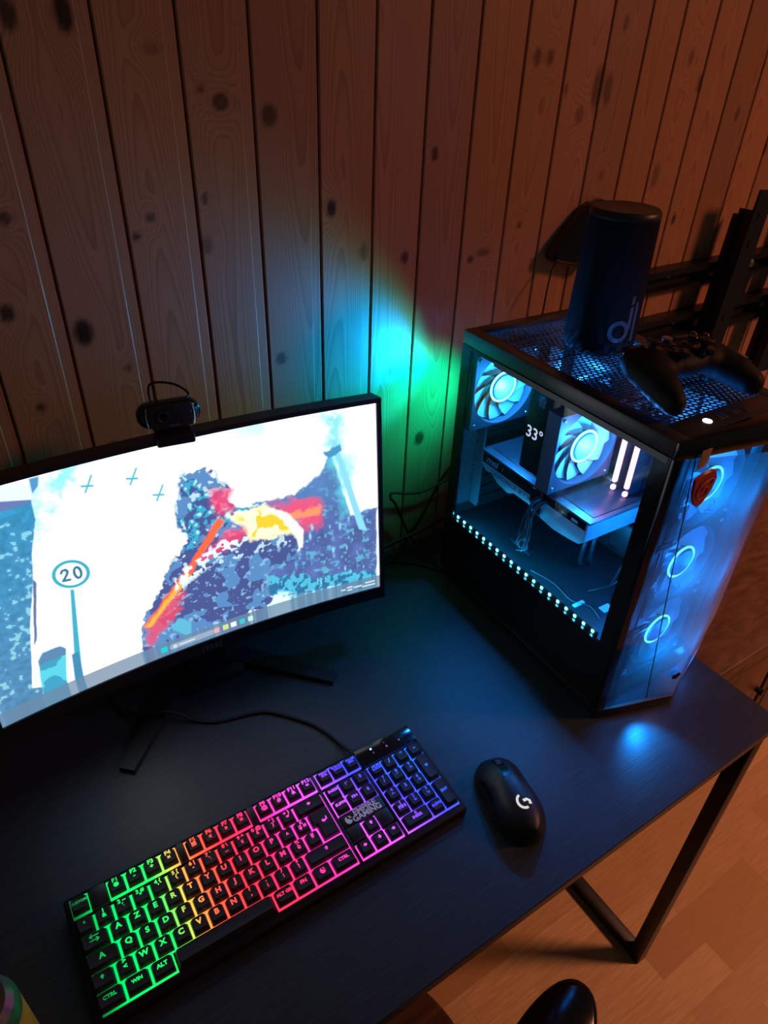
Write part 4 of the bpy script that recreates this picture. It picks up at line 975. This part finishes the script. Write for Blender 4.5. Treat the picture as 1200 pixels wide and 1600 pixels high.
# ------------------------------------------------------------------ things on and around the tower
ZT = ZD+H
sp = thing('bluetooth_speaker', 'tall black cylindrical fabric speaker standing on top of the computer tower', 'speaker', (.4953, -.2341, ZT+.0005))
MB().lathe([(.020, .0), (.0400, 0), (.0440, .0025), (.0470, .010), (.0472, .020), (.0450, .100), (.0436, .160), (.0432, .168)], 64).build('body', M['fabric_black'], sp, 50)
MB().lathe([(.0432, .1682), (.0435, .1700), (.0425, .1755), (.0400, .1775), (.0360, .1765), (.002, .1755)], 64).build('top_cap', M['black_plastic'], sp, 50)
def spk(pts2, name=None):     # pts on the unrolled surface: angle (deg) and height
    return [((.0473-.0028*max(0, (z-.02))/.08+.0005)*math.cos(math.radians(a)), (.0473-.0028*max(0, (z-.02))/.08+.0005)*math.sin(math.radians(a)), z) for a, z in pts2]
lgm = MB(); a0 = -112; zc = .036; dg = 180/PI/.0465
def band(f0, f1, n):
    V = []; 
    for i in range(n+1): V += [f0(i/n), f1(i/n)]
    pts = spk([(a0+x*dg, zc+z) for x, z in V]); lgm.raw(pts, [(2*i, 2*i+2, 2*i+3, 2*i+1) for i in range(n)])
band(lambda t: (.0088*math.cos(2*PI*t), .0088*math.sin(2*PI*t)), lambda t: (.0145*math.cos(2*PI*t), .0145*math.sin(2*PI*t)), 40)
band(lambda t: (.0115, .002+.028*t), lambda t: (.0165, .002+.030*t), 8)
band(lambda t: (.0115, .0335+.010*t), lambda t: (.0165, .0355+.010*t), 4)
band(lambda t: (.0205, -.0140+.050*t), lambda t: (.0255, -.0140+.050*t), 6)
lgm.build('logo', M['speaker_print'], sp, smooth=False)
MB().lathe([(.0018, 0), (.0018, .0008)], 12, T((.030, -.025, .1772))).build('status_light', M['steel'], sp)

an = thing('antenna', 'black fin-shaped antenna with thin cable on the wall behind the speaker', 'antenna', (.64, 0, 1.27))
fin = [(.062, .062), (.030, .050), (-.004, .020), (-.032, -.010), (-.0385, -.0215), (-.032, -.0300), (.010, -.040), (.050, -.050), (.066, -.052)]
MB().prism(fin, .004, .030, bev=.008, seg=4, M=Matrix(((1, 0, 0, 0), (0, 0, -1, 0), (0, 1, 0, 0), (0, 0, 0, 1)))).build('shell', M['gloss_black'], an, 60)
MB().box(.0, .05, -.0065, .0002, -.02, .02, bev=.0005).build('wall_plate', M['black_plastic'], an)
MB().tube([(-.020, -.018, -.034), (-.030, -.022, -.042), (-.041, -.030, -.056), (-.051, -.038, -.075), (-.056, -.042, -.096), (-.059, -.044, -.118), (-.06, -.046, -.19)], .0015, 8).build('cable', M['rubber'], an)

# game controller
gc = thing('game_controller', 'black game controller lying on the computer tower in front of the speaker', 'game controller', (.4670, -.3870, ZT+.0002), math.radians(-4))
def blob(prims, vox):
    m = MB()
    for typ, *a in prims:
        t = bmesh.new()
        if typ == 'e': bmesh.ops.create_icosphere(t, subdivisions=4, radius=1.0); (c, r_, Rm) = a; m._merge(t, T(c) @ Rm @ Matrix.Diagonal((*r_, 1)))
        else:
            p0, p1, r0, r1 = a; t.free(); p0, p1 = Vector(p0), Vector(p1); n = 14
            for i in range(n+1):
                t = bmesh.new(); bmesh.ops.create_icosphere(t, subdivisions=3, radius=1.0); q = i/n; c = p0.lerp(p1, q); rr = [r0[j]+(r1[j]-r0[j])*q for j in range(3)]
                m._merge(t, T(c) @ Matrix.Diagonal((*rr, 1)))
    return m
I4 = Matrix.Identity(4)
pr = [('e', (0, .012, .036), (.050, .030, .019), I4)]
for s in (-1, 1):
    pr += [('e', (s*.042, .012, .036), (.034, .033, .020), I4),
           ('c', (s*.050, .010, .034), (s*.061, -.030, .026), (.026, .026, .020), (.019, .019, .019)), ('c', (s*.061, -.030, .026), (s*.066, -.050, .020), (.019, .019, .019), (.013, .013, .0150)),
           ('c', (s*.020, .036, .038), (s*.058, .030, .036), (.012, .010, .011), (.012, .010, .011))]
cb = blob(pr, .002).build('body', M['matte_black'], gc, 80)
rm = cb.modifiers.new('remesh', 'REMESH'); rm.mode = 'VOXEL'; rm.voxel_size = .0022; rm.use_smooth_shade = True
sm = cb.modifiers.new('smooth', 'SMOOTH'); sm.factor = .6; sm.iterations = 9
for s, (x, y) in ((0, (-.040, .018)), (1, (.020, -.006))):
    st = MB().lathe([(.0125, .050), (.0130, .0545), (.0105, .0555)], 28, T((x, y, 0))).build('stick_collar', M['gloss_black'], gc)
    MB().lathe([(.0045, .055), (.0045, .0615), (.0090, .0625), (.0095, .0650), (.0080, .0662), (.0060, .0652), (.001, .0650)], 28, T((x, y, 0))).build('stick', M['rubber'], st)
MB().lathe([(.0115, .052), (.0120, .0555), (.0100, .0565), (.001, .0550)], 28, T((-.020, -.006, 0))).box(-.0235, -.0165, -.0165, .0045, .0550, .0580, bev=.0008).box(-.0305, -.0095, -.0095, -.0025, .0550, .0580, bev=.0008).build('direction_pad', M['gloss_black'], gc)
for x, y in ((.040, .028), (.040, .008), (.030, .018), (.050, .018)): MB().lathe([(.0048, .052), (.0048, .0575), (.0035, .0590), (.001, .0593)], 20, T((x, y, 0))).build('button', M['gloss_black'], gc)
for x in (-.010, .010): MB().lathe([(.0028, .053), (.0028, .0565), (.001, .0568)], 14, T((x, .014, 0))).build('menu_button', M['grey_metal'], gc)
MB().lathe([(.0066, .053), (.0066, .0562), (.0050, .0572), (.001, .0574)], 24, T((0, .032, 0))).build('guide_button', M['steel'], gc)
for s in (-1, 1): MB().box(s*.043-.020, s*.043+.020, .034, .045, .040, .050, bev=.003, seg=3).build('bumper', M['gloss_black'], gc)

# a small flat device on the right rim
hd = thing('small_device', 'small black box with a chrome edge lying on the right rim of the computer tower', 'device', (.5640, -.3520, ZT+.0003), math.radians(-12))
MB().box(-.034, .034, -.048, .048, 0, .0230, bev=.005, seg=3).build('housing', M['matte_black'], hd)
MB().box(-.020, .030, -.0495, -.0480, .0075, .0125, bev=.0006).build('port_strip', M['grey_metal'], hd)
MB().box(.016, .031, -.040, -.020, .0230, .0248, bev=.0008).build('chrome_key', M['chrome'], hd)

# ------------------------------------------------------------------ drink can, stool and chair at the front
cn = thing('drink_can', 'yellow and green drink can at the near left corner of the desk', 'drink can', (-.3950, -.4690, ZD))
cnb = MB().lathe([(.024, .002), (.026, 0), (.031, .008), (.033, .014), (.033, .100)], 48).build('body', M['can_yellow'] if 'can_yellow' in M else M['gold_foil'], cn, 40)
MB().lathe([(.0331, .1002), (.0331, .108), (.0305, .1165)], 48, caps=False).build('shoulder_band', M['can_green'] if 'can_green' in M else M['red_enamel'], cn, 40)
MB().lathe([(.0304, .1167), (.0272, .1235), (.0262, .1260), (.0250, .1260), (.0243, .1220), (.002, .1220)], 48).build('lid', M['steel'], cn, 40)
MB().box(-.007, .007, -.004, .018, .1222, .1234, bev=.0004).build('pull_tab', M['steel'], cn)

so = thing('stool', 'round dark brown wooden stool pushed under the front edge of the desk', 'stool', (-.115, -.600, 0))
MB().lathe([(.165, .425), (.172, .429), (.172, .446), (.168, .450), (.02, .450)], 72).build('seat', M['dark_wood'], so, 30)
for a in (45, 135, 225, 315):
    c, s = math.cos(math.radians(a)), math.sin(math.radians(a)); MB().cyl((.11*c, .11*s, .425), (.145*c, .145*s, 0), .016, .012, 18).build('leg', M['dark_wood'], so)
MB().torus(.125, .008, 48, 10, T((0, 0, .16))).build('foot_ring', M['dark_wood'], so)

ch = thing('office_chair', 'black office chair, only its glossy armrest tip with a brass-lit edge in view', 'office chair', (-.14, -1.02, 0), 0)
ax, ay, az = .14, 1.02, .640
corner = Vector((.158+ax, -.684+ay, az)); dirn = Vector((-.95, -.31, 0)).normalized()      # the pad runs back from its tip towards the chair
cen = corner+dirn*.130
def padring(k, z):
    L_, W2 = .130*k, .043*k; o = []
    for i in range(44):
        a = 2*PI*i/44; o.append((L_*math.copysign(abs(math.cos(a))**.85, math.cos(a)), W2*math.copysign(abs(math.sin(a))**.9, math.sin(a)), z))
    return o
AM = T((cen.x, cen.y, az)) @ RZ(math.atan2(-dirn.y, -dirn.x))
MB().loft([padring(.86, -.030), padring(.97, -.022), padring(1.0, -.010), padring(.97, -.003), padring(.90, .0)], M=AM).build('armrest', M['gloss_black'], ch, 50)
MB().loft([padring(1.003, -.0175), padring(1.010, -.0145), padring(1.003, -.0115)], M=AM).build('armrest_trim', M['chrome'], ch, 50)
MB().tube([(cen.x-.03, cen.y+.01, az-.026), (cen.x-.035, cen.y-.02, .50), (.17, .06, .430), (.08, -.02, .428)], .014, 10, 8).build('armrest_bracket', M['black_metal'], ch)
MB().box(-.21, .21, -.22, .20, .435, .50, bev=.025, seg=4).build('seat', M['fabric_black'], ch)
MB().box(-.20, .20, -.30, -.24, .56, 1.05, bev=.025, seg=4).build('backrest', M['fabric_black'], ch)
MB().box(-.03, .03, -.255, -.225, .44, .60, bev=.004).build('back_bracket', M['black_metal'], ch)
MB().cyl((0, 0, .08), (0, 0, .434), .026, .020, 20).build('gas_column', M['black_metal'], ch)
for k_ in range(5):
    a = 2*PI*k_/5-1.3; c, s = math.cos(a), math.sin(a); MB().tube([(.02*c, .02*s, .085), (.15*c, .15*s, .075), (.27*c, .27*s, .060)], .016, 10, 4).build('base_arm', M['black_metal'], ch)
    MB().cyl((.27*c-.012*s, .27*s+.012*c, .026), (.27*c+.012*s, .27*s-.012*c, .026), .0255, .0255, 18).build('caster', M['black_plastic'], ch)

# ------------------------------------------------------------------ light
def lamp(name, typ, loc, energy, color, **kw):
    d = bpy.data.lights.new(name, typ); d.energy = energy; d.color = color
    for k_, v in kw.items(): setattr(d, k_, v)
    o = bpy.data.objects.new(name, d); COL.objects.link(o); o.location = loc; return o
def aim(o, tgt): o.rotation_euler = (Vector(tgt)-Vector(o.location)).to_track_quat('-Z', 'Y').to_euler()
o = lamp('room_lamp', 'SPOT', (2.1, -1.60, 2.35), 64, (1.0, .31, .155), spot_size=math.radians(96), spot_blend=1.0, shadow_soft_size=.20); aim(o, (1.10, -.35, .70))
o = lamp('floor_fill_spot', 'SPOT', (2.1, -1.62, 2.30), 150, (1.0, .40, .24), spot_size=math.radians(74), spot_blend=1.0, shadow_soft_size=.20); aim(o, (1.35, -.78, .0))  # added second spot beside the room lamp, only to brighten the floor
CM = T((CX, CY, ZD)) @ RZ(CR)
CYAN = (.018, .28, 1.0); BLUE = (.002, .20, 1.0)
def inl(name, x, y, z, e, col=CYAN, r=.010): return lamp(name, 'POINT', CM @ Vector((x, y, z)), e, col, shadow_soft_size=r)
inl('rear_fan_light', .066, .332, .352, 3.0)
inl('cooler_fan_light', .078, .158, .328, 2.4)
for z in (.112, .233, .354):
    for x in (.080, .134): inl('front_fan_light', x, .001, z+(.107-x)*.3, .26, (.002, .29, 1.0), .014)
for z in (.112, .233, .354): inl('front_fan_back_light', .1075, .036, z, .9, BLUE, .018)
def spill(x, z, e, col, tgt, ang, blend):      # rainbow lights of the rear fan shining out through its grille onto the wall
    q = lamp('rear_fan_spill', 'SPOT', CM @ Vector((x, D+.006, z)), e, col, spot_size=math.radians(ang), spot_blend=blend, shadow_soft_size=.010); aim(q, CM @ Vector(tgt))
spill(.020, .345, 7.0, (0, .20, 1.0), (-.105, .47, .400), 62, .75)
spill(.030, .335, 3.0, (0, .62, .75), (-.110, .47, .365), 98, .6)
spill(.060, .325, 2.6, (0, .85, .58), (.010, .47, .290), 118, 1.0)
q = lamp('strip_light', 'AREA', CM @ Vector((.0100, .190, .1345)), .30, (.006, .42, 1.0), shape='RECTANGLE', size=.305, size_y=.004)
q.rotation_euler = (CM.to_3x3() @ Matrix(((0, .6, -.8), (1, 0, 0), (0, -.8, -.6))).transposed().to_3x3()).to_euler() if False else (0, 0, 0)
aim(q, CM @ Vector((.110, .190, .150)))
q.matrix_world = T(q.location) @ (CM.to_3x3() @ Matrix(((0, .12, -.993), (1, 0, 0), (0, -.993, -.12)))).to_4x4()
q = lamp('desk_glow_fill', 'SPOT', CM @ Vector((.062, -.032, .040)), 1.5, (.003, .27, 1.0), spot_size=math.radians(92), spot_blend=1.0, shadow_soft_size=.006); aim(q, CM @ Vector((.034, -.090, 0)))  # added spot outside the front glass, makes the blue pool on the desk
inl('front_vent_light', .186, -.006, .032, .07, BLUE, .006)
inl('memory_light', .110, .150, .31, .06, (1., .22, .6), .008)
w = bpy.data.worlds.new('night_room'); SC.world = w; w.use_nodes = True
w.node_tree.nodes['Background'].inputs[0].default_value = (1.0, .92, .88, 1); w.node_tree.nodes['Background'].inputs[1].default_value = .034

# ------------------------------------------------------------------ camera
cam = bpy.data.cameras.new('camera'); co = bpy.data.objects.new('camera', cam); COL.objects.link(co)
yaw, pit, rol = .60093, .60733, .04207
f = Vector((math.sin(yaw)*math.cos(pit), math.cos(yaw)*math.cos(pit), -math.sin(pit))); r_ = Vector((math.cos(yaw), -math.sin(yaw), 0)); u_ = r_.cross(f)
r2 = r_*math.cos(rol)+u_*math.sin(rol); u2 = u_*math.cos(rol)-r_*math.sin(rol)
Rm = Matrix((r2, u2, -f)).transposed().to_4x4()
co.matrix_world = T((-.2593, -.8359, 1.5428)) @ Rm
cam.sensor_fit = 'VERTICAL'; cam.sensor_height = 24.0; cam.lens = 24.0*1087.88/1600; cam.clip_start = .02
SC.camera = co
SC.view_settings.view_transform = 'Standard'; SC.view_settings.look = 'None'; SC.view_settings.gamma = 1.0; SC.view_settings.exposure = 0.0
SC.cycles.use_denoising = True
SC.cycles.max_bounces = 10; SC.cycles.transparent_max_bounces = 16; SC.cycles.sample_clamp_indirect = 4.0
